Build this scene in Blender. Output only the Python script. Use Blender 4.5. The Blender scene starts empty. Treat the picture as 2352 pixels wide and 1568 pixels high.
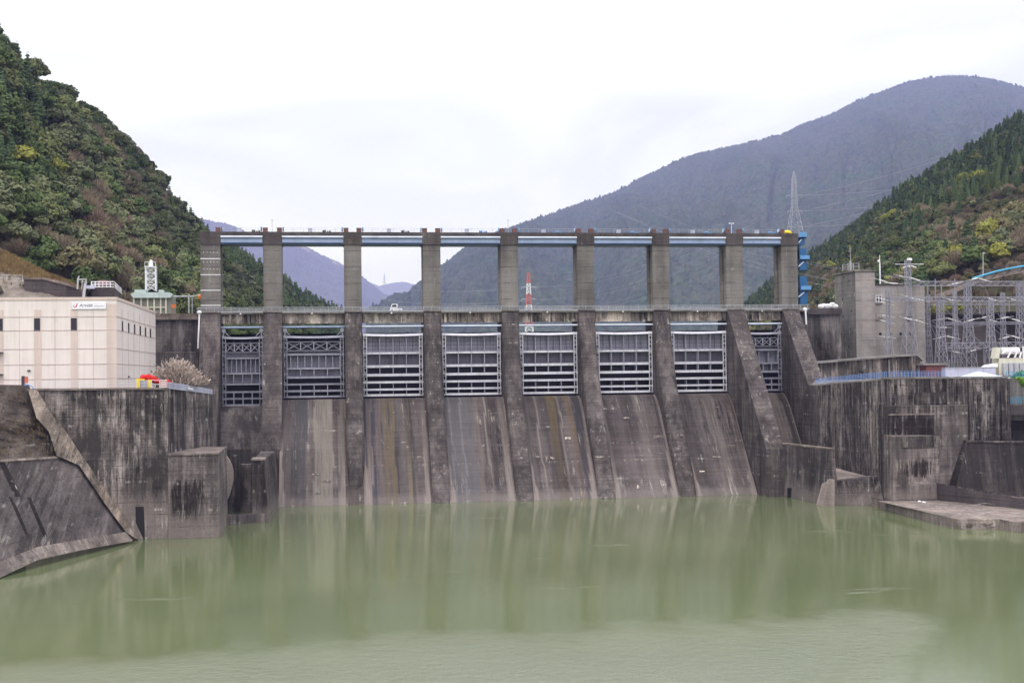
import bpy, math, random
import numpy as np
from mathutils import Vector
R = math.radians
rnd = random.Random(7)
C = bpy.context.scene.collection
scene = bpy.context.scene

# ------------------------------------------------------------------ camera
W0, H0 = 2352.0, 1568.0           # working frame used for measuring
F0, YAW, PITCH, ROLL, DIST, EYE = 2932.5, .1402, .0264, .0126, 268.0, 24.66
fw = Vector((math.sin(YAW)*math.cos(PITCH), math.cos(YAW)*math.cos(PITCH), math.sin(PITCH)))
rt0 = Vector((math.cos(YAW), -math.sin(YAW), 0)); up0 = rt0.cross(fw)
rt = rt0*math.cos(ROLL) - up0*math.sin(ROLL)
up = rt0*math.sin(ROLL) + up0*math.cos(ROLL)
CO = Vector((0, -DIST, EYE))
cam = bpy.data.cameras.new('camera'); co = bpy.data.objects.new('camera', cam); C.objects.link(co)
cam.sensor_width = 36; cam.lens = 36*F0/W0; cam.clip_start = .5; cam.clip_end = 60000
from mathutils import Matrix
m = Matrix((rt, up, -fw)).transposed().to_4x4(); m.translation = CO
co.matrix_world = m; scene.camera = co

def ray(u, v): return fw*F0 + rt*(u-W0/2) + up*(H0/2-v)
def aY(u, v, Y):                   # point seen there, on the plane y = Y
    d = ray(u, v); return CO + d*((Y-CO.y)/d.y)
def aZ(u, v, z):
    d = ray(u, v); return CO + d*((z-CO.z)/d.z)
def aD(u, v, D):                   # at forward distance D
    return CO + ray(u, v)*(D/F0)
def aP(u, v, p0, n):
    d = ray(u, v); return CO + d*((p0-CO).dot(n)/d.dot(n))
def toPx(P):
    P = np.asarray(P, float) - np.array(CO)
    z = P@np.array(fw); return W0/2+F0*(P@np.array(rt))/z, H0/2-F0*(P@np.array(up))/z, z

# ------------------------------------------------------------------ numpy noise
def _h(ix, iy, s):
    n = (ix.astype(np.int64)*374761393 + iy.astype(np.int64)*668265263 + s*1442695041) & 0xffffffff
    n = ((n ^ (n >> 13))*1274126177) & 0xffffffff
    return ((n ^ (n >> 16)) & 0xffff)/65535.0
def vnoise(x, y, s=0):
    x = np.asarray(x, float); y = np.asarray(y, float)
    ix = np.floor(x); iy = np.floor(y); fx = x-ix; fy = y-iy
    fx = fx*fx*(3-2*fx); fy = fy*fy*(3-2*fy)
    a = _h(ix, iy, s); b = _h(ix+1, iy, s); c = _h(ix, iy+1, s); d = _h(ix+1, iy+1, s)
    return (a*(1-fx)+b*fx)*(1-fy)+(c*(1-fx)+d*fx)*fy
def fbm(x, y, o=4, s=0):
    r = 0; a = .5
    for k in range(o):
        r = r + a*(vnoise(x, y, s+k)-.5); x = x*2.03+5.1; y = y*2.03+1.7; a *= .5
    return r

# ------------------------------------------------------------------ object helpers
def tag(o, label=None, cat=None, group=None, kind=None):
    if label: o['label'] = label
    if cat: o['category'] = cat
    if group: o['group'] = group
    if kind: o['kind'] = kind
    return o
def empty(name, loc=(0, 0, 0), label=None, cat=None, group=None):
    o = bpy.data.objects.new(name, None); C.objects.link(o); o.location = loc
    return tag(o, label, cat, group)
def setpar(o, par):
    if par is not None:
        o.parent = par
        # keep world coordinates of the mesh (parents are only moved, never turned)
        base = Vector((0, 0, 0)); q = par
        while q is not None: base += Vector(q.location); q = q.parent
        o.location = -base
class MB:
    def __init__(s): s.v = []; s.f = []; s.m = []; s.cm = 0; s.col = []
    def quadgrid(s, P):
        """P: rows of points -> open sheet"""
        n0 = len(s.v); nr = len(P); nc = len(P[0])
        for r in P: s.v += [tuple(p) for p in r]
        for i in range(nr-1):
            for j in range(nc-1):
                s.f.append((n0+i*nc+j, n0+i*nc+j+1, n0+(i+1)*nc+j+1, n0+(i+1)*nc+j)); s.m.append(s.cm)
    def face(s, pts):
        n = len(s.v); s.v += [tuple(p) for p in pts]; s.f.append(tuple(range(n, n+len(pts)))); s.m.append(s.cm)
    def box(s, x0, x1, y0, y1, z0, z1):
        if x0 > x1: x0, x1 = x1, x0
        if y0 > y1: y0, y1 = y1, y0
        if z0 > z1: z0, z1 = z1, z0
        n = len(s.v)
        s.v += [(x0,y0,z0),(x1,y0,z0),(x1,y1,z0),(x0,y1,z0),(x0,y0,z1),(x1,y0,z1),(x1,y1,z1),(x0,y1,z1)]
        for q in ((0,3,2,1),(4,5,6,7),(0,1,5,4),(1,2,6,5),(2,3,7,6),(3,0,4,7)):
            s.f.append(tuple(n+i for i in q)); s.m.append(s.cm)
        return s
    def hexa(s, a, b):
        """two quads a (bottom/front) and b (top/back), corresponding corners"""
        n = len(s.v); s.v += [tuple(p) for p in a]+[tuple(p) for p in b]; k = len(a)
        s.f.append(tuple(n+i for i in reversed(range(k)))); s.m.append(s.cm)
        s.f.append(tuple(n+k+i for i in range(k))); s.m.append(s.cm)
        for i in range(k):
            j = (i+1) % k
            s.f.append((n+i, n+j, n+k+j, n+k+i)); s.m.append(s.cm)
        return s
    def prism(s, pts, d):
        """polygon extruded by vector d"""
        d = Vector(d); return s.hexa([Vector(p) for p in pts], [Vector(p)+d for p in pts])
    def bar(s, a, b, w, h=None):
        a = Vector(a); b = Vector(b); h = h or w; d = (b-a)
        if d.length < 1e-6: return s
        d.normalize()
        ref = Vector((0, 0, 1)) if abs(d.z) < .9 else Vector((0, 1, 0))
        sx = d.cross(ref).normalized()*(w/2); sz = sx.cross(d).normalized()*(h/2)
        q = [-sx-sz, sx-sz, sx+sz, -sx+sz]
        return s.hexa([a+o for o in q], [b+o for o in q])
    def tube(s, a, b, r, r2=None, n=8):
        a = Vector(a); b = Vector(b); r2 = r if r2 is None else r2
        d = (b-a).normalized(); ref = Vector((0, 0, 1)) if abs(d.z) < .9 else Vector((1, 0, 0))
        x = d.cross(ref).normalized(); y = d.cross(x)
        A = [a+(x*math.cos(t)+y*math.sin(t))*r for t in [2*math.pi*i/n for i in range(n)]]
        B = [b+(x*math.cos(t)+y*math.sin(t))*r2 for t in [2*math.pi*i/n for i in range(n)]]
        return s.hexa(A, B)
    def path(s, pts, r, n=6):
        for a, b in zip(pts, pts[1:]): s.tube(a, b, r, n=n)
        return s
    def blob(s, c, rx, ry, rz, n=8, k=6, jit=0, sq=1):
        c = Vector(c); base = len(s.v)
        for i in range(k+1):
            ph = math.pi*i/k
            for j in range(n):
                t = 2*math.pi*j/n; q = 1+rnd.uniform(-jit, jit)
                s.v.append((c.x+rx*q*math.sin(ph)*math.cos(t), c.y+ry*q*math.sin(ph)*math.sin(t), c.z+rz*q*math.cos(ph)))
        for i in range(k):
            for j in range(n):
                a = base+i*n+j; b = base+i*n+(j+1) % n
                s.f.append((a, a+n, b+n, b)); s.m.append(s.cm)
        return s
    def build(s, name, mat, parent=None, smooth=False, bevel=0):
        me = bpy.data.meshes.new(name); me.from_pydata(s.v, [], s.f)
        for k in (mat if isinstance(mat, (list, tuple)) else [mat]): me.materials.append(k)
        if max(s.m or [0]) > 0: me.polygons.foreach_set('material_index', s.m)
        if smooth: me.polygons.foreach_set('use_smooth', [True]*len(me.polygons))
        me.update()
        o = bpy.data.objects.new(name, me); C.objects.link(o); setpar(o, parent)
        if bevel:
            b = o.modifiers.new('bevel', 'BEVEL'); b.width = bevel; b.segments = 1; b.limit_method = 'ANGLE'
        return o

# ------------------------------------------------------------------ materials
class NT:
    def __init__(s, name):
        s.mat = bpy.data.materials.new(name); s.mat.use_nodes = True; s.t = s.mat.node_tree; s.t.nodes.clear()
        s.out = s.n('ShaderNodeOutputMaterial'); s.b = s.n('ShaderNodeBsdfPrincipled'); s.l(s.b.outputs[0], s.out.inputs[0])
        s.geo = s.n('ShaderNodeNewGeometry')
    def n(s, ty, **kw):
        q = s.t.nodes.new(ty)
        for k, v in kw.items(): setattr(q, k, v)
        return q
    def l(s, a, b): s.t.links.new(a, b)
    def pos(s, sc=(1, 1, 1), loc=(0, 0, 0), src=None):
        q = s.n('ShaderNodeMapping'); q.inputs['Scale'].default_value = sc; q.inputs['Location'].default_value = loc
        s.l(src or s.geo.outputs['Position'], q.inputs['Vector']); return q.outputs[0]
    def noise(s, vec, scale=1, det=4, rough=.6, dist=0):
        q = s.n('ShaderNodeTexNoise'); q.inputs['Scale'].default_value = scale; q.inputs['Detail'].default_value = det
        q.inputs['Roughness'].default_value = rough; q.inputs['Distortion'].default_value = dist
        s.l(vec, q.inputs['Vector']); return q.outputs['Fac']
    def ramp(s, fac, stops, interp='LINEAR'):
        q = s.n('ShaderNodeValToRGB'); q.color_ramp.interpolation = interp
        e = q.color_ramp.elements
        while len(e) < len(stops): e.new(.5)
        for k, (p, c) in zip(e, stops):
            k.position = p
            if not isinstance(c, (tuple, list)): c = (c, c, c)
            k.color = (*c[:3], 1)
        s.l(fac, q.inputs[0]); return q.outputs[0]
    def mix(s, fac, a, b, mode='MIX'):
        q = s.n('ShaderNodeMix', data_type='RGBA', blend_type=mode)
        for inp, val in ((q.inputs[0], fac), (q.inputs[6], a), (q.inputs[7], b)):
            if isinstance(val, (int, float)): inp.default_value = val
            elif isinstance(val, (tuple, list)): inp.default_value = (*val[:3], 1)
            else: s.l(val, inp)
        return q.outputs[2]
    def math(s, op, a, b=None, c=None):
        q = s.n('ShaderNodeMath', operation=op)
        for i, v in enumerate((a, b, c)):
            if v is None: continue
            if isinstance(v, (int, float)): q.inputs[i].default_value = v
            else: s.l(v, q.inputs[i])
        return q.outputs[0]
    def sep(s, vec=None):
        q = s.n('ShaderNodeSeparateXYZ'); s.l(vec or s.geo.outputs['Position'], q.inputs[0]); return q.outputs
    def bump(s, h, strength=.4, dist=.05):
        q = s.n('ShaderNodeBump'); q.inputs['Strength'].default_value = strength; q.inputs['Distance'].default_value = dist
        s.l(h, q.inputs['Height']); s.l(q.outputs[0], s.b.inputs['Normal'])
    def done(s, col, rough=.85, metal=0, spec=.3):
        if isinstance(col, (tuple, list)): s.b.inputs['Base Color'].default_value = (*col[:3], 1)
        else: s.l(col, s.b.inputs['Base Color'])
        if isinstance(rough, (int, float)): s.b.inputs['Roughness'].default_value = rough
        else: s.l(rough, s.b.inputs['Roughness'])
        s.b.inputs['Metallic'].default_value = metal; s.b.inputs['Specular IOR Level'].default_value = spec
        return s.mat
def sr(r, g, b):                     # sRGB 0-255 -> linear
    return tuple(((c/255)/12.92 if c/255 <= .04045 else ((c/255+.055)/1.055)**2.4) for c in (r, g, b))

def concrete(name, base, streak=.5, cover=.5, dark=(.02, .018, .016), light=None, white=.3, joint=1.6, jstr=.5, seed=0,
             slope=False, hb=.35, warm=.12, fine=1.0, patch=0, spots=(), wash=None):
    """weathered board-marked concrete: blotches, drip streaks, lift joints, lime bloom"""
    t = NT(name); P = t.geo.outputs['Position']; s3 = seed*17.3; base = (base[0]*1.0, base[1]*.98, base[2]*.99)
    X, Y, Z = t.sep()
    vs = (1, .055, .055) if slope else (1, 1, .055)
    b2 = tuple(c*.62 for c in base); b3 = tuple(min(1, c*1.28) for c in base)
    blot = t.noise(t.pos((.11, .11, .11), (s3, 0, 0)), 1, 5, .62)
    col = t.ramp(blot, [(.34, b2), (.5, base), (.66, b3)])
    # colour of individual pours, a little warm or cold
    tint = t.noise(t.pos((.05, .05, .3), (0, s3, 3)), 1, 2, .5)
    col = t.mix(t.ramp(tint, [(.35, 0), (.7, warm)]), col, tuple(x*y for x, y in zip(base, (1.28, 1.02, .80))))
    # board marks
    band = t.noise(t.pos((.06, .06, 3.2) if not slope else (.06, 2.4, 2.4), (s3, 1, 0)), 1, 3, .7)
    col = t.mix(hb, col, t.ramp(band, [(.35, .42), (.62, 1.0)]), 'MULTIPLY')
    # wide soft streaks
    st = t.noise(t.pos((.42*vs[0], .42*vs[1], .42*vs[2]), (s3, 0, 9)), 1, 4, .55)
    col = t.mix(streak*.75, col, t.ramp(st, [(.36, .25), (.56, 1.0)]), 'MULTIPLY')
    if patch:                      # broad, hard edged dirty and clean areas
        pn = t.noise(t.pos((.16*vs[0], .16*vs[1], .10 if not slope else .05), (s3, 2, 11)), 1, 7, .72, .3)
        pm = t.noise(t.pos((.75*vs[0], .75*vs[1], .05), (4, s3, 1)), 1, 5, .7)
        pq = t.math('ADD', t.math('MULTIPLY', pn, .6), t.math('MULTIPLY', pm, .4))
        col = t.mix(t.ramp(pq, [(.455, patch), (.50, 0)]), col, tuple(c*.20 for c in base))
        col = t.mix(t.ramp(pq, [(.525, 0), (.58, patch*.85)]), col, tuple(min(1, c*2.1) for c in base))
    # narrow black drips in patches
    dr = t.noise(t.pos((2.1*vs[0], 2.1*vs[1], 2.1*vs[2]), (s3, 4, 2)), 1, 4, .7)
    pa = t.noise(t.pos((.07, .07, .05), (2, s3, 0)), 1, 4, .65)
    brk = t.noise(t.pos((.9, .9, .7), (0, 0, s3)), 1, 5, .75)
    f = t.math('MULTIPLY', t.ramp(dr, [(.44, 0), (.58, 1)]), t.ramp(pa, [(.62-cover*.35, 0), (.80-cover*.35, 1)]))
    f = t.math('MULTIPLY', f, t.ramp(brk, [(.3, .25), (.55, 1)]))
    col = t.mix(t.math('MULTIPLY', f, streak), col, dark)
    for (cx, cz, rx, rz) in spots:  # soaked, algae-black areas
        q = t.math('POWER', t.math('ABSOLUTE', t.math('DIVIDE', t.math('SUBTRACT', X, cx), rx)), 3)
        q2 = t.math('POWER', t.math('ABSOLUTE', t.math('DIVIDE', t.math('SUBTRACT', Z, cz), rz)), 3)
        nn = t.noise(t.pos((1.9, 1.9, .16), (cx, 1, cz)), 1, 5, .7)
        q = t.math('ADD', t.math('ADD', q, q2), t.math('MULTIPLY', t.math('SUBTRACT', nn, .5), 5.5))
        col = t.mix(t.math('MULTIPLY', t.ramp(q, [(.35, .93), (.95, 0)]), t.ramp(brk, [(.3, .75), (.5, 1)])), col, (.016, .011, .009))
    if wash:                       # scoured, paler band above the waterline
        z1, wc, ws = wash
        wz = t.math('ADD', t.math('DIVIDE', Z, z1), t.math('MULTIPLY', t.math('SUBTRACT', t.noise(t.pos((.5, .5, .12), (s3, 0, 4)), 1, 5, .7), .5), 1.3))
        col = t.mix(t.ramp(wz, [(.55, ws), (1.0, 0)]), col, t.mix(.5, col, wc))
        col = t.mix(t.ramp(wz, [(.3, ws*.6), (.8, 0)]), col, wc)
    # lift joints
    jt = t.math('FRACT', t.math('ADD', t.math('DIVIDE', Z, joint), t.math('MULTIPLY', t.noise(t.pos((.3, .3, .3)), 1, 2), .05)))
    jl = t.math('LESS_THAN', jt, .055)
    jn = t.noise(t.pos((.35, .35, .2), (s3, 7, 0)), 1, 4, .7)
    col = t.mix(t.math('MULTIPLY', jl, t.ramp(jn, [(.4, 0), (.62, jstr)])), col, tuple(c*.3 for c in base))
    # lime bloom: below joints and in thin runs
    wh = t.noise(t.pos((1.3*vs[0], 1.3*vs[1], 1.3*vs[2]*2), (5, s3, 5)), 1, 5, .75)
    wp = t.noise(t.pos((.13, .13, .22), (s3, 8, 1)), 1, 3, .6)
    jw = t.math('LESS_THAN', t.math('FRACT', t.math('DIVIDE', Z, joint*2.3)), .09)
    f2 = t.math('MULTIPLY', t.ramp(wh, [(.56, 0), (.66, 1)]), t.ramp(wp, [(.5, 0), (.64, 1)]))
    f3 = t.math('MULTIPLY', t.math('MULTIPLY', jw, t.ramp(wh, [(.5, 0), (.6, 1)])), t.ramp(jn, [(.52, 0), (.6, 1)]))
    col = t.mix(t.math('MULTIPLY', t.math('MAXIMUM', f2, f3), white), col, light or (.62, .58, .52))
    # fine grain
    gr = t.noise(t.pos((3.5, 3.5, 3.5)), 1, 4, .8)
    col = t.mix(.5*fine, col, t.ramp(gr, [(.3, .5), (.65, 1.15)]), 'MULTIPLY')
    h = t.math('ADD', t.math('MULTIPLY', gr, .6), t.math('MULTIPLY', jl, -.8))
    t.bump(h, .5, .06)
    return t, col
def concrete_mat(*a, **k):
    t, col = concrete(*a, **k); return t.done(col, .9, 0, .2)

def paint(name, col, rough=.5, dirt=.35, metal=0, dcol=(.12, .09, .06), sc=1.0, spec=.4, drip=True):
    t = NT(name)
    n1 = t.noise(t.pos((.5*sc, .5*sc, .5*sc)), 1, 5, .7)
    c = t.mix(.5, col, t.ramp(n1, [(.3, .6), (.6, 1.1)]), 'MULTIPLY')
    n2 = t.noise(t.pos((3*sc, 3*sc, (.25 if drip else 3)*sc), (3, 1, 2)), 1, 5, .75)
    c = t.mix(t.ramp(n2, [(.5, 0), (.72, dirt)]), c, dcol)
    t.bump(n2, .15, .02)
    return t.done(c, rough, metal, spec)

M = {}
M['pier_low'] = concrete_mat('pier_concrete', (.146, .127, .12), streak=.7, cover=.5, white=.5, seed=1, joint=1.7, jstr=.8, hb=.6, fine=1.3, patch=.35)
M['pier_high'] = concrete_mat('pier_tower_concrete', (.222, .214, .192), streak=.42, cover=.22, white=.25, seed=2, joint=3.4, jstr=.9, warm=.15)
M['cap'] = concrete_mat('cap_concrete', (.105, .092, .086), streak=.5, cover=.5, white=.2, seed=3, joint=9, jstr=0)
M['deck_beam'] = concrete_mat('deck_beam_concrete', (.46, .405, .345), streak=1.0, cover=.7, white=.2, seed=4, joint=50, jstr=0, hb=.2, patch=.75)
M['slab'] = concrete_mat('slab_concrete', (.30, .29, .27), streak=.5, cover=.4, white=.2, seed=5, joint=50, jstr=0)
M['wall_left'] = concrete_mat('left_wall_concrete', (.245, .215, .20), streak=1.0, cover=.82, white=.75, seed=6, joint=1.9, jstr=.9, hb=.7, patch=.9, wash=(9.5, (.27, .225, .205), .85))
M['wall_right'] = concrete_mat('right_wall_concrete', (.20, .178, .165), streak=1.0, cover=.95, white=.5, seed=7, joint=2.0, jstr=.9, hb=.6, dark=(.014, .010, .010), patch=.8)
M['block'] = concrete_mat('block_concrete', (.20, .175, .165), streak=.9, cover=.6, white=.5, seed=8, joint=1.8, jstr=.7, hb=.5, patch=.5)
M['training'] = concrete_mat('training_wall_concrete', (.14, .122, .116), streak=.9, cover=.7, white=.6, seed=9, joint=2.2, jstr=.7, hb=.5, patch=.6, wash=(3.5, (.22, .185, .17), .7))
M['revet'] = concrete_mat('revetment_concrete', (.165, .145, .138), streak=.75, cover=.55, white=.35, seed=10, joint=1.7, jstr=.9, slope=True, hb=.6, patch=.35)
M['ledge'] = concrete_mat('ledge_concrete', (.29, .25, .22), streak=.6, cover=.5, white=.4, seed=11, joint=30, jstr=0, fine=1.5, patch=.25)
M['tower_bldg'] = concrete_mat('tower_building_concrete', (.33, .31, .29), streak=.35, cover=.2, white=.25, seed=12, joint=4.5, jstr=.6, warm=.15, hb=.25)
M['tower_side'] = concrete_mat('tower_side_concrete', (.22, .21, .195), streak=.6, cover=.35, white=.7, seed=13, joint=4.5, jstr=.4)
M['abut'] = concrete_mat('abutment_concrete', (.15, .135, .13), streak=.8, cover=.65, white=.45, seed=14, joint=2.3, jstr=.8, patch=.55)
M['yardwall'] = concrete_mat('yard_wall_concrete', (.10, .088, .088), streak=.5, cover=.5, white=.15, seed=15, joint=2.6, jstr=.6)
M['rubble'] = concrete_mat('rubble_slope', (.17, .14, .115), streak=.8, cover=.6, white=.6, seed=16, joint=1.1, jstr=.7, slope=True, fine=1.6)
M['canopy'] = concrete_mat('canopy_wall_concrete', (.27, .24, .215), streak=1.0, cover=.85, white=.3, seed=19, joint=5, jstr=.3, hb=.2, patch=.8)

M['revet_dark'] = concrete_mat('dark_revetment_concrete', (.085, .073, .07), streak=.8, cover=.6, white=.5, seed=31, joint=2.6, jstr=.6, slope=True, patch=.4)
M['strip'] = concrete_mat('stepped_strip_concrete', (.30, .25, .20), streak=.8, cover=.6, white=.6, seed=32, joint=1.1, jstr=.9, slope=True, fine=1.8, patch=.55)
M['stain'] = concrete_mat('black_algae_and_shade', (.045, .037, .032), streak=1.0, cover=.9, white=.9, seed=30, joint=1.4, jstr=.6, hb=.8, patch=.6)  # algae of the wet drains, also paints in the right abutment's recess shade
M['pale'] = concrete_mat('pale_new_concrete', (.42, .36, .32), streak=.5, cover=.2, white=.2, seed=50, joint=30, jstr=0)
# spillway face: flow stains run down the slope in strips
def chute_mat():
    t, col = concrete('spillway_concrete', (.140, .117, .113), streak=1.0, cover=.45, white=.6, seed=20, joint=1.5, jstr=.85, slope=True, hb=.55, fine=1.3, wash=(2.2, (.22, .185, .175), .6))
    X, Y, Z = t.sep()
    va = t.n('ShaderNodeAttribute', attribute_name='stain'); 
    edge = t.noise(t.pos((3.2, .12, .12), (0, 3, 0)), 1, 5, .75)
    f = t.math('MULTIPLY', va.outputs['Alpha'], t.ramp(edge, [(.30, .25), (.56, 1)]))
    col = t.mix(f, col, va.outputs['Color'])
    # joints down the fall
    return t.done(col, t.ramp(va.outputs['Fac'], [(0, .85), (1, .85)]), 0, .25)
M['chute'] = chute_mat()
M['pier_foot'] = concrete_mat('pier_footing_concrete', (.20, .17, .16), streak=.8, cover=.4, white=.5, seed=21, joint=1.5, jstr=.8, slope=True, hb=.5)

M['gate_steel'] = paint('gate_steel_paint', sr(218, 217, 225), .5, .4, 0, (.10, .09, .085))
M['gate_skin'] = paint('gate_skin_paint', sr(164, 162, 176), .5, .7, 0, (.07, .065, .06))
M['gate_dark'] = paint('gate_lower_shade', sr(24, 21, 26), .6, .4, 0, (.02, .018, .016))  # near black, paints the deep shade behind the lower girders
M['gate_mid'] = paint('gate_middle_plate', sr(112, 108, 118), .55, .8, 0, (.03, .028, .03))
M['gate_old'] = paint('gate_old_paint', sr(158, 158, 170), .55, .55, 0, (.07, .07, .075))
M['blue_girder'] = paint('pale_blue_girder', sr(160, 176, 202), .45, .25, 0, (.10, .12, .16))
M['blue_pipe'] = paint('white_blue_pipe', sr(222, 230, 242), .4, .12)
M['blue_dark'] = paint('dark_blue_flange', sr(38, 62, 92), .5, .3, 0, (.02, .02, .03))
M['blue_stair'] = paint('blue_stair_paint', sr(36, 96, 146), .45, .25, 0, (.02, .05, .09))
M['blue_box'] = paint('blue_box_paint', sr(96, 148, 196), .45, .2, 0, (.05, .09, .15))
M['rail_grey'] = paint('grey_rail_paint', sr(178, 180, 184), .5, .3)
M['rail_blue'] = paint('blue_rail_paint', sr(120, 156, 214), .45, .2, 0, (.06, .08, .14))
M['rail_teal'] = paint('teal_rail_paint', sr(60, 150, 190), .45, .2, 0, (.03, .08, .11))
M['rail_white'] = paint('white_rail_paint', sr(226, 226, 228), .45, .15)
M['galv'] = paint('galvanised_steel', sr(150, 149, 158), .5, .3, .0, (.12, .12, .13))
M['galv_far'] = paint('pylon_steel', sr(176, 176, 188), .5, .15)
M['ceramic'] = paint('white_insulator', sr(236, 234, 232), .25, .1)
M['white'] = paint('white_paint', sr(240, 240, 242), .35, .08)
M['red'] = paint('red_cloth', sr(196, 26, 24), .7, .15, 0, (.25, .02, .01))
M['redpaint'] = paint('red_pylon_paint', sr(206, 104, 86), .5, .1)
M['yellow'] = paint('yellow_paint', sr(236, 206, 20), .45, .15, 0, (.5, .35, .02))
M['orange'] = paint('orange_paint', sr(226, 120, 48), .5, .15)
M['rust'] = paint('rusty_red', sr(112, 78, 70), .7, .4, 0, (.06, .03, .02))
M['greybox'] = paint('pale_grey_metal', sr(190, 192, 212), .5, .15)
M['dark'] = paint('dark_opening_and_shade', sr(26, 24, 26), .7, .2, 0, (.01, .01, .01))
M['dark_metal'] = paint('dark_metal', sr(60, 58, 62), .5, .2, 0, (.02, .02, .02))
M['palegreen'] = paint('pale_green_paint', sr(186, 202, 196), .5, .25, 0, (.12, .15, .13))
M['housewall'] = paint('hoist_house_wall', sr(140, 140, 126), .7, .5, 0, (.07, .07, .06))
M['cream'] = paint('cream_post', sr(214, 212, 192), .6, .2)
M['tarp'] = paint('pale_blue_tarp', sr(206, 224, 246), .55, .25, 0, (.25, .42, .7), sc=.5, drip=False)
M['brick'] = paint('red_brown_brick', sr(120, 76, 70), .8, .4, 0, (.05, .03, .03))
M['cyanpipe'] = paint('bright_blue_barrier', sr(78, 170, 206), .45, .15, 0, (.05, .2, .3))
M['teal_lamp'] = M['white']
M['wire'] = paint('aluminium_wire', sr(150, 150, 165), .5, .1)
def glassmat():
    t = NT('dark_window_glass'); return t.done(sr(34, 32, 46), .12, 0, .6)
M['glass'] = glassmat()
def facade(name, base):
    t = NT(name)
    n = t.noise(t.pos((.25, .25, .25)), 1, 4, .6)
    c = t.mix(.35, base, t.ramp(n, [(.3, .82), (.65, 1.04)]), 'MULTIPLY')
    st = t.noise(t.pos((1.5, 1.5, .08), (3, 0, 0)), 1, 4, .6)
    c = t.mix(.22, c, t.ramp(st, [(.35, .6), (.6, 1)]), 'MULTIPLY')
    g = t.noise(t.pos((6, 6, 6)), 1, 3, .7); t.bump(g, .2, .02)
    return t.done(c, .8, 0, .25)
M['facade'] = facade('cream_panel', sr(232, 222, 214))
M['facade_tan'] = facade('tan_pilaster', sr(216, 199, 188))
M['seam'] = facade('panel_seam', sr(196, 178, 174))
# ------------------------------------------------------------------ world and light
SUN_EL, SUN_AZ = 58, 200            # behind the camera, a little to the left, high
w = bpy.data.worlds.new('World'); scene.world = w; w.use_nodes = True
nt = w.node_tree; nt.nodes.clear()
def N(ty, **kw):
    q = nt.nodes.new(ty)
    for k, v in kw.items(): setattr(q, k, v)
    return q
out = N('ShaderNodeOutputWorld'); bg = N('ShaderNodeBackground'); bg2 = N('ShaderNodeBackground'); add = N('ShaderNodeAddShader')
sky = N('ShaderNodeTexSky'); sky.sky_type = 'NISHITA'; sky.sun_disc = False
sky.sun_elevation = R(SUN_EL); sky.sun_rotation = R(SUN_AZ); sky.air_density = 1.2; sky.dust_density = 3
bg.inputs[1].default_value = .05; nt.links.new(sky.outputs[0], bg.inputs[0])
tc = N('ShaderNodeTexCoord'); mp = N('ShaderNodeMapping'); mp.inputs['Scale'].default_value = (1.6, 1.6, 5.0)
nt.links.new(tc.outputs['Generated'], mp.inputs[0])
nz = N('ShaderNodeTexNoise'); nz.inputs['Scale'].default_value = 1.5; nz.inputs['Detail'].default_value = 6; nz.inputs['Roughness'].default_value = .55
nz.inputs['Distortion'].default_value = .6
nt.links.new(mp.outputs[0], nz.inputs[0])
rp = N('ShaderNodeValToRGB'); e = rp.color_ramp.elements
e[0].position = .45; e[0].color = (.70, .685, .80, 1); e[1].position = .68; e[1].color = (1.0, .995, 1.04, 1)
nt.links.new(nz.outputs[0], rp.inputs[0])
# an overcast sky is brighter overhead
sx = N('ShaderNodeSeparateXYZ'); nt.links.new(tc.outputs['Generated'], sx.inputs[0])
mr = N('ShaderNodeMapRange'); mr.inputs[1].default_value = .2; mr.inputs[2].default_value = .6; mr.inputs[3].default_value = 1.08; mr.inputs[4].default_value = 2.7
nt.links.new(sx.outputs[2], mr.inputs[0])
nt.links.new(rp.outputs[0], bg2.inputs[0]); nt.links.new(mr.outputs[0], bg2.inputs[1])
nt.links.new(bg.outputs[0], add.inputs[0]); nt.links.new(bg2.outputs[0], add.inputs[1]); nt.links.new(add.outputs[0], out.inputs[0])
sun = bpy.data.lights.new('sun', 'SUN'); sun.energy = .8; sun.angle = R(14); sun.color = (1, .97, .92)
so = bpy.data.objects.new('sun', sun); C.objects.link(so)
az = R(SUN_AZ)   # nishita: rotation 0 = +Y, clockwise seen from above
sd = Vector((math.sin(az)*math.cos(R(SUN_EL)), math.cos(az)*math.cos(R(SUN_EL)), math.sin(R(SUN_EL))))
so.rotation_euler = sd.to_track_quat('Z', 'Y').to_euler(); so.location = (0, -100, 200)
scene.view_settings.view_transform = 'Standard'; scene.view_settings.look = 'None'
scene.view_settings.exposure = -.08; scene.view_settings.gamma = 1
scene.cycles.max_bounces = 8; scene.cycles.diffuse_bounces = 3; scene.cycles.glossy_bounces = 3; scene.cycles.volume_bounces = 1
scene.cycles.transparent_max_bounces = 8; scene.cycles.use_denoising = True

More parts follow.
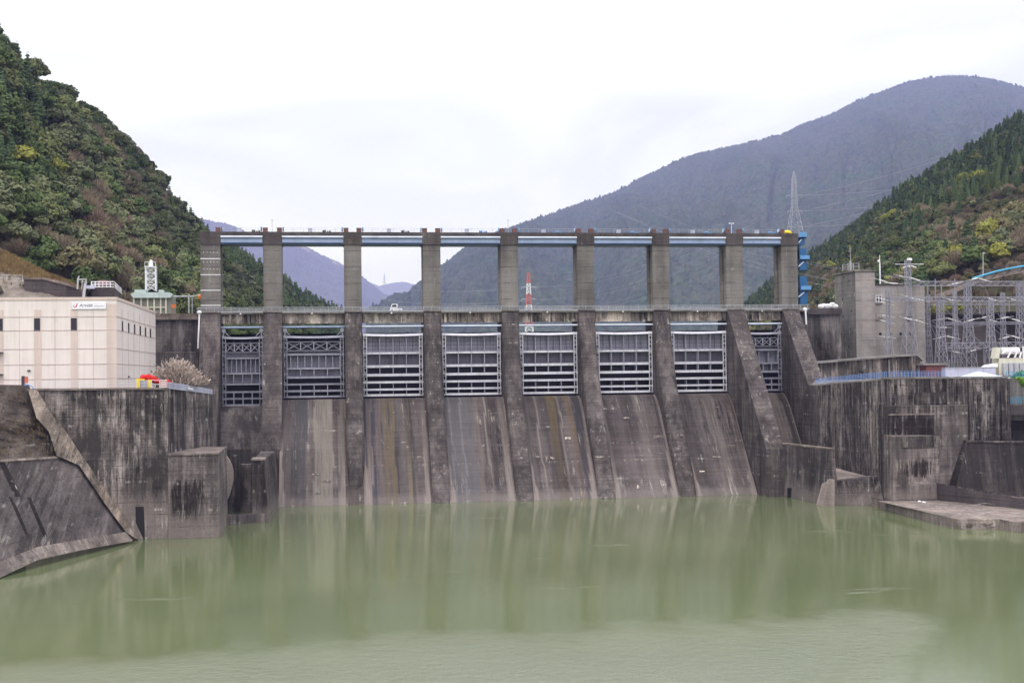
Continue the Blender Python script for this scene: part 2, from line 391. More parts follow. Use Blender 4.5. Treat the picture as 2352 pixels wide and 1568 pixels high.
# ------------------------------------------------------------------ water
def water_mat(name, calm=False):
    t = NT(name); X, Y, Z = t.sep()
    n = t.noise(t.pos((.02, .03, 1)), 1, 4, .6)
    col = t.ramp(n, [(.3, (.122, .150, .068)), (.7, (.148, .178, .084))])
    # waves: small everywhere, wind-ruffled water in the foreground with a slanting edge
    wob = t.noise(t.pos((.04, .03, 1), (3, 5, 0)), 1, 5, .6)
    # edge: distance line y = -150, swinging towards the dam on the right, ends at a diagonal
    e1 = t.math('SUBTRACT', t.math('ADD', t.math('MULTIPLY', X, .04), -153), Y)
    e1 = t.math('ADD', e1, t.math('MULTIPLY', t.math('SUBTRACT', wob, .5), 34))
    f1 = t.n('ShaderNodeMapRange'); f1.interpolation_type = 'SMOOTHSTEP'; f1.inputs[1].default_value = -10; f1.inputs[2].default_value = 15
    t.l(e1, f1.inputs[0])
    e2 = t.math('SUBTRACT', t.math('ADD', t.math('MULTIPLY', Y, .65), 151), X)
    e2 = t.math('ADD', e2, t.math('MULTIPLY', t.math('SUBTRACT', wob, .5), 10))
    f2 = t.n('ShaderNodeMapRange'); f2.interpolation_type = 'SMOOTHSTEP'; f2.inputs[1].default_value = -6; f2.inputs[2].default_value = 7
    t.l(e2, f2.inputs[0])
    ruf = t.math('MULTIPLY', f1.outputs[0], f2.outputs[0])
    # little cat's-paws elsewhere
    cp = t.noise(t.pos((.03, .12, 1), (9, 2, 0)), 1, 5, .6)
    ruf = t.math('MAXIMUM', ruf, t.ramp(cp, [(.66, 0), (.78, .5)]))
    w1 = t.noise(t.pos((.7, 1.1, 1)), 1, 4, .65)
    w2 = t.noise(t.pos((3.5, 5.0, 1), (4, 4, 0)), 1, 4, .7)
    h = t.math('ADD', t.math('MULTIPLY', w1, .22), t.math('MULTIPLY', w2, .16))
    amp = t.math('ADD', .07, t.math('MULTIPLY', ruf, 2.6))
    t.bump(t.math('MULTIPLY', h, amp), 1.0, .35)
    t.l(t.math('ADD', 1.36, t.math('MULTIPLY', ruf, .50)), t.b.inputs['IOR'])
    return t.done(col, t.math('ADD', .035, t.math('MULTIPLY', ruf, .16)), 0, 1.0)
M['water'] = water_mat('green_river_water')
b = MB(); b.face([(-700, -900, 0), (900, -900, 0), (900, 30, 0), (-700, 30, 0)])
tag(b.build('river_water', M['water']), kind='structure')
b = MB(); b.face([(-34, 5.5, 34), (101, 5.5, 34), (125, 60, 34), (1500, 500, 34), (2500, 7000, 34), (-1500, 7000, 34), (-900, 500, 34), (-60, 60, 34)])
tag(b.build('reservoir_water', M['water']), kind='structure')
t = NT('valley_ground'); g = t.noise(t.pos((.03, .03, .03)), 1, 5)
M['ground'] = t.done(t.ramp(g, [(.3, (.04, .05, .025)), (.7, (.09, .085, .05))]), .95)
b = MB(); b.face([(-16500, -1400, -4), (16500, -1400, -4), (16500, 18500, -4), (-16500, 18500, -4)])
tag(b.build('ground', M['ground']), kind='structure')

# ------------------------------------------------------------------ haze
HAZE = True
if HAZE:
    hm = bpy.data.materials.new('haze_air'); hm.use_nodes = True; ht = hm.node_tree; ht.nodes.clear()
    ho = ht.nodes.new('ShaderNodeOutputMaterial'); pv = ht.nodes.new('ShaderNodeVolumePrincipled')
    pv.inputs['Color'].default_value = (.42, .46, 1.0, 1); pv.inputs['Absorption Color'].default_value = (1, 1, 1, 1)
    pv.inputs['Density'].default_value = 7.5e-5; pv.inputs['Anisotropy'].default_value = 0
    ht.links.new(pv.outputs[0], ho.inputs['Volume'])
    b = MB(); b.box(-17000, 17000, -1500, 19000, -5, 2300)
    tag(b.build('haze', hm), kind='stuff')
# ------------------------------------------------------------------ the dam
PX = [None, 483.5, 628, 809, 990, 1168.5, 1345.5, 1518, 1686.5, 1813.5]
X2, PIT = -12.035, 16.503
PXW = [0]*10
for i in range(1, 10): PXW[i] = X2 + PIT*(i-2)
PXW[1] = aY(483.5, 640, 0).x; PXW[9] = aY(1814, 640, 0).x
PW = [0, 4.0, 3.8, 3.6, 3.7, 3.65, 3.65, 3.7, 3.75, 3.7]      # widths
ZD = 38.36; ZT = 55.1
CH = [(2.9, 20.2), (1.2, 20.22), (0, 20.15), (-1.2, 19.8), (-2.6, 18.95), (-4.4, 17.4), (-6.4, 15.0), (-8.6, 12.2), (-11.0, 9.3), (-13.6, 6.2), (-16.2, 3.1), (-18.9, 0), (-21, -2.5)]
PROF = [(0, ZD), (-1.0, 34.6), (-2.4, 30.5), (-4.1, 26.0), (-6.0, 21.6), (-8.3, 17.6), (-11.0, 13.2), (-13.8, 9.0), (-16.2, 5.5), (-17.6, 3.2), (-19.0, .6), (-20.5, -2)]
PROF3 = PROF[:7]+[(-13.6, 9.0), (-15.4, 5.8), (-16.2, 4.0), (-16.5, 2.6), (-16.5, -2)]
PROF8 = [(0, ZD), (-2.6, 35.4), (-9.0, 27.4), (-16.0, 18.8), (-23.8, 9.4), (-24.0, -2)]
PROF9 = [(0, ZD), (-2.2, 35.8), (-8.0, 29.2), (-14.6, 21.9), (-18.9, 21.7), (-19.0, -2)]
PROF2 = [(0, ZD), (-1.2, 34), (-3.2, 28), (-6.0, 20), (-9.0, 13), (-10.2, 10.5), (-10.4, -2)]
PROF1 = [(0, ZD), (-1.5, 34), (-4.0, 27.5), (-7.6, 20), (-11.5, 12), (-13.0, 8), (-13.2, -2)]
dam = empty('dam', (X2+3*PIT, 0, 0), 'long weathered concrete gravity dam with nine tall piers standing across the green river', 'dam')

def pier_body(i, prof):
    x0, x1 = PXW[i]-PW[i]/2, PXW[i]+PW[i]/2
    b = MB(); tp = .0
    Lp = [(x0, y, z) for y, z in prof]; Rp = [(x1, y, z) for y, z in prof]
    if 3 <= i <= 7:                                     # rounded nose
        ch = .55
        rows = []
        for (y, z) in prof:
            k = min(1, max(0, (ZD-z)/6)); c = ch*k; nd = .9*k+(2.4*min(1, max(0, (11-z)/7)) if i == 3 else 0)
            rows.append([(x0, y+nd+c*.6, z), (x0+.12*k, y+nd*.6, z), (x0+c, y+nd*.12, z), (PXW[i], y, z), (x1-c, y+nd*.12, z), (x1-.12*k, y+nd*.6, z), (x1, y+nd+c*.6, z)])
        b.quadgrid(rows)
        Lp = [r[0] for r in rows]; Rp = [r[-1] for r in rows]
        b.face([(p[0], p[1], ZD) for p in rows[0]]+[(x1, 7, ZD), (x0, 7, ZD)])
    else:
        b.quadgrid([[a, c] for a, c in zip(Lp, Rp)])
        b.face([(x0, 0, ZD), (x1, 0, ZD), (x1, 7, ZD), (x0, 7, ZD)])
    b.quadgrid([[(x0, 7, p[2]), p] for p in Lp])
    b.quadgrid([[p, (x1, 7, p[2])] for p in Rp])
    b.face([(x0, 7, -2), (x0, 7, ZD), (x1, 7, ZD), (x1, 7, -2)])
    return b
piers = []
for i in range(1, 10):
    prof = {1: PROF1, 2: PROF2, 3: PROF3, 8: PROF8, 9: PROF9}.get(i, PROF)
    pr = pier_body(i, prof).build('pier', M['pier_low'], dam)
    x0, x1 = PXW[i]-PW[i]/2, PXW[i]+PW[i]/2
    b = MB(); b.box(x0-.12, x1+.12, -.35, 0, ZD-.12, ZD+.22); b.build('pier_ledge', M['ledge'], pr)
    b = MB(); b.box(x0+.003, x1-.003, .0, 2.0, ZD, 52.6); b.build('tower_column', M['pier_high'], pr, bevel=.06)
    b = MB(); b.box(x0+.003, x1-.003, 3.3, 5.2, ZD, 52.6); b.build('tower_column', M['pier_high'], pr, bevel=.06)
    b = MB(); b.box(x0-.1, x1+.1, -.22, 5.4, 52.45, 54.95); b.box(x0-.16, x1+.16, -.3, 5.46, 52.3, 52.52)
    b.build('pier_cap', M['cap'], pr, bevel=.05)
    b = MB(); b.box(x0+.4, x1-.4, 2.0, 3.3, 45.0, 45.8); b.build('tie_beam', M['pier_high'], pr)
    if i == 1:
        for z in (49.3, 46.0, 42.8, 39.7):
            b = MB(); b.box(x0-.004, x1+.004, -.012, .3, z, z+.14); b.build('painted_band', M['white'], pr)
        for z in (50.6, 48.6, 47.2):
            for k in range(5):
                b = MB(); b.box(x0+.6+k*.68, x0+.72+k*.68, -.03, .05, z, z+.14); b.build('anchor_plate', M['white'], pr)
# chutes
def chute(i, xa, xb, prof=CH):
    n = max(8, int((xb-xa)/.35)); sub = []
    for (y0, z0), (y1, z1) in zip(prof, prof[1:]):
        for k in range(3): sub.append((y0+(y1-y0)*k/3, z0+(z1-z0)*k/3))
    sub.append(prof[-1])
    # small steps between neighbouring casting strips
    edges = sorted(rnd.uniform(xa+1, xb-1) for _ in range(4)); lev = [rnd.uniform(-.10, .10) for _ in range(5)]
    xs = [xa+(xb-xa)*k/n for k in range(n+1)]
    rows = []
    for (y, z) in sub:
        r = []
        for x in xs:
            k = sum(x > e for e in edges); f = min(1, max(0, (20-z)/3))
            r.append((x, y-lev[k]*f, z))
        rows.append(r)
    b = MB(); b.quadgrid(rows); o = b.build('spillway_chute', M['chute'], dam, smooth=False)
    return o, n, sub
BL = {  # stains per bay: x fraction range, colour, strength at top, at foot
 2: [(.0, .17, (.10, .085, .08), .5, .5), (.20, .40, (.055, .055, .058), .85, .55), (.40, .46, (.13, .11, .10), .5, .3), (.50, .78, (.24, .215, .18), .7, .5), (.86, 1, (.22, .19, .165), .3, .8)],
 3: [(.0, .20, (.045, .045, .058), .85, .7), (.07, .14, (.24, .20, .18), 0, .8), (.22, .30, (.16, .13, .12), .5, .4), (.32, .42, (.135, .105, .062), .6, .5), (.42, .50, (.15, .115, .065), .6, .55), (.55, .66, (.12, .105, .095), .6, .3), (.68, .74, (.20, .16, .09), .0, .6), (.74, .80, (.05, .045, .045), .7, .7), (.93, 1, (.27, .225, .20), .1, .95)],
 4: [(.0, .48, (.105, .106, .112), .5, .6), (.10, .13, (.19, .20, .22), .7, .3), (.27, .30, (.18, .19, .21), .6, .4), (.5, .58, (.15, .125, .105), .5, .5), (.66, .69, (.26, .22, .19), .8, .3), (.9, 1, (.26, .22, .19), .2, .85)],
 5: [(.0, .12, (.13, .115, .105), .5, .4), (.22, .25, (.26, .22, .19), .6, .6), (.42, .56, (.13, .092, .04), .65, .05), (.60, .63, (.24, .2, .17), .6, .5), (.74, .83, (.13, .085, .035), .65, .05), (.85, .98, (.04, .038, .042), .85, .6)],
 6: [(.0, .1, (.22, .19, .17), .2, .6), (.28, .36, (.08, .07, .07), .6, .2), (.6, .75, (.19, .165, .15), .3, .4), (.78, .84, (.08, .07, .065), .7, .2), (.94, 1, (.035, .03, .03), .9, .5)],
 7: [(.0, .08, (.10, .06, .05), .5, .6), (.3, .38, (.08, .07, .068), .6, .3), (.5, .7, (.19, .17, .15), .3, .4), (.95, 1, (.06, .04, .035), .8, .5)],
 8: [(.5, .75, (.16, .14, .12), .4, .4), (.8, 1, (.03, .025, .022), .9, .6)],
}
for i in range(2, 9):
    xa = PXW[i]+PW[i]/2-.3; xb = PXW[i+1]-PW[i+1]/2+(.3 if i < 3 else -.28)
    o, n, sub = chute(i, xa, xb)
    me = o.data; ca = me.color_attributes.new('stain', 'FLOAT_COLOR', 'POINT'); buf = []
    rr = random.Random(i*11)
    micro = [rr.random() for _ in range(n+1)]
    for (y, z) in sub:
        t = min(1, max(0, (20.5-z)/20.5))
        for k in range(n+1):
            fr = k/n; c = (.15, .13, .12); a = .12*micro[k]
            for (f0, f1, cc, s0, s1) in BL.get(i, []):
                wv = .012*math.sin(t*9+f0*30)
                if f0+wv <= fr <= f1+wv: c = cc; a = s0+(s1-s0)*t
            wl = .015+.085*t*t; wr = .01+.09*t**3
            if fr < wl or fr > 1-wr: c = (.25, .21, .19); a = .25+.65*t
            # wet edge along waterline, dark lip under the gate
            if z < 1.2: c = tuple(q*.8+.2*p for q, p in zip(c, (.2, .17, .15))); a = max(a, .35)
            buf += [c[0], c[1], c[2], min(1, a*1.2)]
    ca.data.foreach_set('color', buf)
    for (f0, z0) in ((.3, 8), (.62, 5.5)) if i in (2, 5, 6, 7) else ():
        pass
def on_chute(u, v, proud=.13):
    Y = -8.0
    for _ in range(30):
        z = aY(u, v, Y).z; Y = .5*Y+.5*float(np.interp(z, [q[1] for q in CH[::-1][:-1]], [q[0] for q in CH[::-1][:-1]]))
    return aY(u, v, Y-proud)
for i in range(3, 8):      # face carried on under the pier noses
    b = MB(); xa = PXW[i]-PW[i]/2-.3; xb = PXW[i]+PW[i]/2+.3
    b.quadgrid([[(xa+.003, y+.03, z), (xb-.003, y+.03, z)] for y, z in CH]); b.build('pier_footing', M['pier_foot'], dam)
for (zu, zv, w_, h_) in ((605, 822, 35, 9), (90, 1007, 45, 7), (150, 1045, 60, 6), (100, 1118, 26, 10), (690, 905, 24, 6), (1400, 905, 70, 6), (1428, 918, 10, 34), (1462, 912, 26, 16), (1552, 798, 34, 12), (1890, 680, 34, 8), (2082, 885, 28, 6), (2078, 790, 62, 22), (1965, 921, 40, 5), (2112, 1068, 22, 10), (1958, 1080, 12, 22), (1290, 1085, 10, 10), (2420, 905, 60, 6), (2330, 990, 30, 8), (2500, 840, 40, 6), (1240, 960, 8, 40)):
    u = 690+zu*.396; v = 690+zv*.396; w_ *= .396; h_ *= .396; rr = random.Random(int(zu)); b = MB(); n = 5
    top = [on_chute(u-w_/2+w_*k/n, v-h_/2+rr.uniform(-.4, .4)) for k in range(n+1)]; bot = [on_chute(u-w_/2+w_*k/n, v+h_/2*rr.uniform(.1, 1.3)) for k in range(n+1)]
    b.quadgrid([top, bot]); b.build('lime_patch', M['deck_beam'], dam)
# bay 1: upright wall below the sill with a hooked outlet and a low basin
x1r = PXW[1]+PW[1]/2-.2; x2l = PXW[2]-PW[2]/2+.2
b = MB(); pr = [(2.2, 18.9), (.6, 19.0), (-.4, 18.6), (-1.2, 17.2), (-2.4, 12.5), (-3.0, 9.6), (-3.05, -2)]
b.quadgrid([[(x1r, y, z), (x2l, y, z)] for y, z in pr]); b.build('outlet_wall', M['abut'], dam)

# ------------------------------------------------------------------ gates
def gate(i, name_rows, posts, skin, cols, bottom, zt, kind, label):
    xa = PXW[i]+PW[i]/2+.12; xb = PXW[i+1]-PW[i+1]/2-.12; W = xb-xa
    g = empty('sluice_gate', ((xa+xb)/2, 1.5, bottom), label, 'sluice gate', 'steel gates between the dam piers')
    G = M['gate_steel'] if kind == 'A' else M['gate_old']
    # skin plate, lower part near black: the deep shade between girders painted in
    b = MB(); zs = name_rows[1][1] if kind == 'A' else name_rows[5][0]
    b.box(xa, xb, 2.5, 2.62, zs, (name_rows[0][1]) if kind == 'A' else 30.6); b.build('skin_plate', M['gate_skin'], g)
    zm = name_rows[2][1] if kind == 'A' else name_rows[5][0]
    if kind == 'A': b = MB(); b.box(xa, xb, 2.53, 2.65, zm, zs); b.build('middle_skin_plate', M['gate_mid'], g)
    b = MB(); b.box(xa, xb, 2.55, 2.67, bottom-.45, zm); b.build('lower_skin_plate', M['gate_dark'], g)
    for k, (z1, z0) in enumerate(name_rows):
        b = MB(); dep = .1 if k == 0 else (.55 if k < 3 else .0)
        yf = .55+dep
        if k == 0:          # round-topped crest beam sagging a little
            n = 10; pts = []
            for q in range(n+1):
                fx = q/n; sag = .16*math.sin(math.pi*fx)
                pts.append((fx, sag))
            for (fa, sa), (fb, sb) in zip(pts, pts[1:]):
                b.hexa([(xa+W*fa, .3, z0-sa), (xa+W*fb, .3, z0-sb), (xa+W*fb, 2.7, z0-sb), (xa+W*fa, 2.7, z0-sa)],
                       [(xa+W*fa, .75, z1-sa), (xa+W*fb, .75, z1-sb), (xa+W*fb, 2.7, z1-sb), (xa+W*fa, 2.7, z1-sa)])
        else:
            b.box(xa, xb, yf, yf+.07, z0, z1); b.box(xa+.002, xb-.002, yf+.05, 2.5, (z0+z1)/2-.04, (z0+z1)/2+.04)
            b.box(xa+.003, xb-.003, yf, yf+.35, z1-.045, z1+.003); b.box(xa+.003, xb-.003, yf, yf+.35, z0-.003, z0+.045)
        b.build('girder', G, g)
    for k, fx in enumerate(cols):
        x = xa+W*fx; b = MB()
        for (za, zb) in posts: b.box(x-.07, x+.07, .72, .86, za, zb); b.box(x-.03, x+.03, .85, 2.5, za+.002, zb-.002)
        b.build('stiffener', M['gate_old'], g)
    if kind == 'A':                                          # fine ribs on the plate
        for k in range(9):
            x = xa+W*(k+.5)/9; b = MB(); b.box(x-.045, x+.045, 2.3, 2.5, zs+.1, name_rows[0][1]-.1); b.build('plate_rib', M['gate_mid'], g)
        for z in (32.0, 31.2, 30.4, 28.6, 27.7):
            b = MB(); b.box(xa+.02, xb-.02, 2.38, 2.5, z, z+.07); b.build('plate_rib', M['gate_mid'], g)
    for s in (0, 1):                                         # side frame with wheels
        x = xa+.12 if s == 0 else xb-.85
        b = MB(); b.box(x, x+.14, .35, .6, bottom, zt); b.box(x+.6, x+.73, .35, .6, bottom, zt)
        z = bottom+.3
        while z < zt-.6: b.bar((x+.1, .5, z), (x+.65, .5, z+.45), .07); b.bar((x+.65, .5, z), (x+.1, .5, z+.45), .07); z += .9
        sf = b.build('side_frame', G, g)
        z = bottom+.5
        while z < zt-.5:
            b = MB(); b.tube((x+.37-.08, .42, z), (x+.37-.08, .2, z), .2, n=8); b.build('roller', M['dark_metal'], sf); z += 1.9
    return g
ROWA = [(33.74, 33.28), (29.86, 29.38), (27.14, 26.56), (25.33, 24.74), (23.78, 23.26), (22.24, 21.78), (21.09, 20.56)]
PSTA = [(29.8, 33.3), (27.1, 29.5), (25.3, 26.7), (22.2, 23.3), (21.0, 21.9)]
COLA = [.28, .5, .72]
ordn = {3: 'third', 4: 'fourth', 5: 'fifth', 6: 'sixth', 7: 'seventh'}
for i in range(3, 8):
    extra = {3: 'above the ochre stained chute', 4: 'above the chute with thin blue grey water', 5: 'rust brown streaks under it', 6: 'with a plain grey chute under it', 7: 'next to the long sloping buttress pier'}[i]
    gate(i, ROWA, PSTA, 0, COLA, 20.6, 33.8, 'A', f'{ordn[i]} sluice gate from left, {extra}')
ROWB = [(33.45, 33.0), (32.25, 31.98), (30.45, 30.2), (29.7, 29.3), (26.8, 26.38), (25.0, 24.5), (23.5, 23.1), (22.15, 21.7), (20.95, 20.5)]
ROW1 = [(33.35, 32.95), (32.1, 31.85), (30.2, 29.95), (29.0, 28.66), (25.9, 25.5), (23.7, 23.3), (22.1, 21.7), (20.72, 20.36), (19.42, 18.98)]
def truss(g, i, za, zb):
    xa = PXW[i]+PW[i]/2+1.0; xb = PXW[i+1]-PW[i+1]/2-1.0; n = 4 if i > 1 else 4
    for k in range(n+1):
        x = xa+(xb-xa)*k/n; b = MB(); b.box(x-.09, x+.09, .5, .7, za, zb); b.build('truss_post', M['gate_old'], g)
    for k in range(n):
        x0 = xa+(xb-xa)*k/n; x1 = xa+(xb-xa)*(k+1)/n
        b = MB(); b.bar((x0, .62, za), (x1, .62, zb), .1); b.bar((x0, .62, zb), (x1, .62, za), .1)
        b.bar((x0, 1.6, za), (x1, 1.6, zb+.7), .08); b.build('cross_brace', M['gate_old'], g)
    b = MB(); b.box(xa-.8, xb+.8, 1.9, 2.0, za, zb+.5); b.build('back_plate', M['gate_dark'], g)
    for s in (-1, 1):
        x = (xa-.5) if s < 0 else (xb+.5)
        b = MB(); b.tube((x, .5, 34.6), (x, .9, 34.6), .42, n=10); b.box(x-.12, x+.12, .6, .8, 33, 35.4)
        b.bar((x, .6, 34.6), (x-s*1.2, .6, 33.3), .14); b.build('hoist_wheel', M['gate_old'], g)
cB = [.12, .235, .35, .465, .58, .695, .81, .92]
def gateB(i, rows, bottom, label):
    posts = [(rows[4][0], rows[3][1]), ]
    g = gate(i, rows, posts, 0, cB if i != 8 else [.15, .4, .65, .9], bottom, rows[0][0]+.2, 'B', label)
    xa = PXW[i]+PW[i]/2+.12; xb = PXW[i+1]-PW[i+1]/2-.12
    for fx in (.28, .5, .72):
        x = xa+(xb-xa)*fx; b = MB()
        for (za, zb) in ((rows[5][0], rows[4][1]), (rows[7][0], rows[6][1]), (rows[8][0], rows[7][1])):
            b.box(x-.09, x+.09, .5, .64, za, zb); b.box(x-.03, x+.03, .63, 2.5, za+.002, zb-.002)
        b.build('stiffener', M['gate_old'], g)
    truss(g, i, rows[2][0], rows[1][1])
gateB(1, ROW1, 18.98, 'narrow dark steel sluice gate at the left end of the dam, hanging lowest of all')
gateB(2, ROWB, 20.5, 'wide sluice gate with a truss top and cross braces, second from the left end')
gateB(8, ROWB, 20.5, 'narrow sluice gate squeezed between the two sloping piers at the right end')

# ------------------------------------------------------------------ road bridge on the piers
xL = aY(452, 715, 0).x; xR = aY(1858, 708, 0).x
rb = empty('road_bridge', ((xL+xR)/2, 3, 38), 'long concrete road bridge with grey guard rail running across all the dam piers', 'bridge')
b = MB(); b.box(xL, xR, .55, 6.8, 37.9, 38.3)
for i in range(1, 9):
    xa = PXW[i]+PW[i]/2; xb = PXW[i+1]-PW[i+1]/2
    b.box(xa+.002, xb-.002, -.25, .56, 38.0, 38.34)
b.build('deck_slab', M['slab'], rb)
for i in range(1, 9):
    xa = PXW[i]+PW[i]/2+.02; xb = PXW[i+1]-PW[i+1]/2-.02; W = xb-xa
    b = MB(); b.box(xa, xb, .75, 1.0, 36.0, 37.9)
    b.box(xa+.1, xa+W*.12, .55, .76, 36.0, 37.9); b.box(xb-W*.12, xb-.1, .55, .76, 36.0, 37.9)
    for fx in (.22, .36, .64, .78): b.box(xa+W*fx-.14, xa+W*fx+.14, .6, .76, 36.05, 37.9)
    b.box(xa+.1, xb-.1, .6, .76, 35.95, 36.18)
    b.build('edge_beam', M['deck_beam'], rb)
    b = MB(); b.box(xa, xb, 5.6, 5.9, 36.2, 37.9); b.build('edge_beam', M['deck_beam'], rb)
    xm = (xa+xb)/2; b = MB(); b.blob((xm-.3, -.3, 37.95), .19, .19, .19, 8, 6); b.build('lamp', M['white'], rb)
b = MB(); x = xL+.3
while x < xR: b.box(x-.035, x+.035, -.32, -.25, 38.2, 39.28); x += 1.65
for z, h in ((39.22, .09), (38.98, .05), (38.74, .05), (38.5, .05)): b.box(xL, xR, -.36, -.28, z, z+h)
b.box(xL, xR, -.34, -.3, 38.3, 38.46)
b.build('guard_rail', M['rail_grey'], rb)
b = MB(); x = xL+.3
while x < xR: b.box(x-.035, x+.035, 6.6, 6.67, 38.3, 39.3); x += 1.65
for z in (39.25, 39.0, 38.75): b.box(xL, xR, 6.58, 6.64, z, z+.07)
b.build('guard_rail', M['rail_grey'], rb)
for i in range(1, 9):      # pale blue pipe under each span
    xa = PXW[i]+PW[i]/2; xb = PXW[i+1]-PW[i+1]/2
    b = MB(); b.box(xa, xb, .35, .62, 35.12, 35.42); o = b.build('crossbeam', M['blue_pipe'] if i > 2 else M['blue_girder'], None)
    b2 = MB(); b2.box(xa, xb, .4, .7, 34.98, 35.12); b2.build('lower_flange', M['blue_dark'], o)
    where = 'over the first gate at the left end' if i == 1 else ('over the eighth gate, at the right end' if i == 8 else f'over the {["","first","second","third","fourth","fifth","sixth","seventh","eighth"][i]} gate from the left')
    tag(o, f'thin pale blue steel crossbeam between two piers {where}', 'steel beam', 'thin crossbeams over the gates'); o.name = 'steel_crossbeam'

# ------------------------------------------------------------------ hoist bridge spans on the tower tops
names = ["", "first", "second", "third", "fourth", "fifth", "sixth", "seventh", "eighth"]
for i in range(1, 9):
    xa = PXW[i]+PW[i]/2+.1; xb = PXW[i+1]-PW[i+1]/2-.1; xm = (xa+xb)/2
    g = empty('hoist_bridge_span', (xm, 2.5, 52.6), f'{names[i]} pale blue hoist bridge span from the left, high between the pier tops', 'bridge span', 'hoist bridge spans between the pier tops')
    b = MB(); b.box(xa, xb, -.15, 5.2, 54.1, 54.92); b.build('walkway_slab', M['cap'], g)
    for s in (-1, 1):
        y = 0 if s < 0 else 4.6
        b = MB(); b.box(xa, xb, y, y+.07, 52.75, 53.55); b.box(xa+.003, xb-.003, y-.18, y+.25, 53.5, 53.58); b.box(xa+.003, xb-.003, y-.18, y+.25, 52.72, 52.8)
        x = xa+.8
        while x < xb: b.box(x-.03, x+.03, y-.12, y, 52.8, 53.5); x += 1.6
        b.build('plate_girder', M['blue_girder'], g)
    b = MB(); b.box(xa, xb, .1, 4.5, 52.3, 52.7); b.box(xa, xb, -.2, .12, 52.38, 52.66); b.build('bottom_bracing', M['blue_dark'], g)
    b = MB(); b.tube((xa, -.3, 53.88), (xb, -.3, 53.88), .19, n=10); b.build('service_pipe', M['blue_pipe'], g)
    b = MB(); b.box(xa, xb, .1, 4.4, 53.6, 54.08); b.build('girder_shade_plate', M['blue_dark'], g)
    # rail
    b = MB(); x = xa
    while x < xb: b.tube((x, .0, 54.9), (x, .0, 55.75), .022, n=4); x += 2.2
    b.tube((xa, 0, 55.75), (xb, 0, 55.75), .022, n=4); b.tube((xa, 0, 55.35), (xb, 0, 55.35), .018, n=4)
    b.build('hand_rail', M['rail_grey'], g)
    # cabinet and small motor standing on the span
    o = MB().box(xm-1.0, xm-.15, 1.2, 2.0, 54.94, 55.72)
    c = o.build('control_cabinet', M['greybox'], None, bevel=.03); d = MB(); d.box(xm-1.05, xm-.1, 1.15, 2.05, 55.72, 55.8); d.build('cabinet_roof', M['rail_grey'], c)
    tag(c, f'small grey control cabinet on the {names[i]} hoist span from the left', 'cabinet', 'cabinets on the hoist bridge')
    mo = MB(); mo.tube((xm+2.0, 1.4, 55.25), (xm+2.7, 1.4, 55.25), .26, n=10); mo.box(xm+2.0, xm+2.8, 1.2, 1.6, 54.93, 55.05)
    mo.box(xm+2.9, xm+3.15, 1.2, 1.6, 54.93, 55.3); mo.box(xm+3.3, xm+3.7, 1.2, 1.6, 54.93, 55.35)
    tag(mo.build('hoist_motor', M['blue_box'] if i > 3 else M['dark_metal']), f'small hoist motor beside the cabinet on the {names[i]} span from the left', 'motor', 'small motors on the hoist bridge')
for i in range(1, 10):
    x0, x1 = PXW[i]-PW[i]/2, PXW[i]+PW[i]/2
    for s in (-1, 1):
        if i == 1 and s < 0 or i == 9 and s > 0: continue
        x = x0+.45 if s < 0 else x1-.45
        where = 'left' if s < 0 else 'right'
        q = {1: 'first', 2: 'second', 3: 'third', 4: 'fourth', 5: 'fifth', 6: 'sixth', 7: 'seventh', 8: 'eighth', 9: 'ninth'}[i]
        h = empty('gate_hoist', (x, .8, 54.95), f'brown gate hoist with a small wheel on the {where} edge of the {q} pier top', 'gate hoist', 'gate hoists on the pier tops')
        b = MB(); b.box(x-.5, x+.5, .2, 1.4, 54.96, 55.75); b.box(x-.55, x+.55, .15, 1.45, 55.75, 55.85); b.build('housing', M['rust'], h, bevel=.04)
        xs = x+s*.78
        b = MB(); b.tube((xs-.12, .5, 55.55), (xs+.12, .5, 55.55), .48, n=12); b.build('drum', M['blue_box'] if i > 3 else M['blue_stair'], h)
        b = MB(); b.tube((xs+s*.121, .5, 55.55), (xs+s*.16, .5, 55.55), .36, n=12); b.build('drum_face', M['white'], h)
# yellow cover on the last pier
c = aY(1810, 529, .6); b = MB(); b.blob((c.x-.15, .9, 55.25), 1.05, .8, .5, 12, 8, .04); b.box(c.x-1.05, c.x+.8, .3, 1.5, 54.96, 55.2)
tag(b.build('covered_machine', M['yellow'], smooth=False), 'low machine under a bright yellow cover on the right end pier top', 'machine')
# light poles on the hoist bridge
for (u, v, lab) in ((625, 506, 'thin lamp pole on the hoist bridge near the second pier'), (1167, 506, 'thin lamp pole on the hoist bridge at the fifth pier')):
    c = aY(u, v, 3); b = MB(); b.tube((c.x, 3, 54.9), c, .05, n=5); b.box(c.x-.3, c.x+.3, 2.9, 3.1, c.z, c.z+.08)
    tag(b.build('lamp_pole', M['rail_grey']), lab, 'lamp pole', 'lamp poles on the hoist bridge')
c = aY(1680, 513, 3); b = MB(); b.tube((c.x, 3, 54.9), c, .05, n=5)
for s in (-1, 1): b.blob((c.x+s*.4, 3, c.z), .22, .15, .15, 6, 4)
b.bar((c.x-.4, 3, c.z), (c.x+.4, 3, c.z), .05)
tag(b.build('lamp_pole', M['white']), 'lamp pole with two white floodlights on the hoist bridge at the eighth pier', 'lamp pole', 'lamp poles on the hoist bridge')

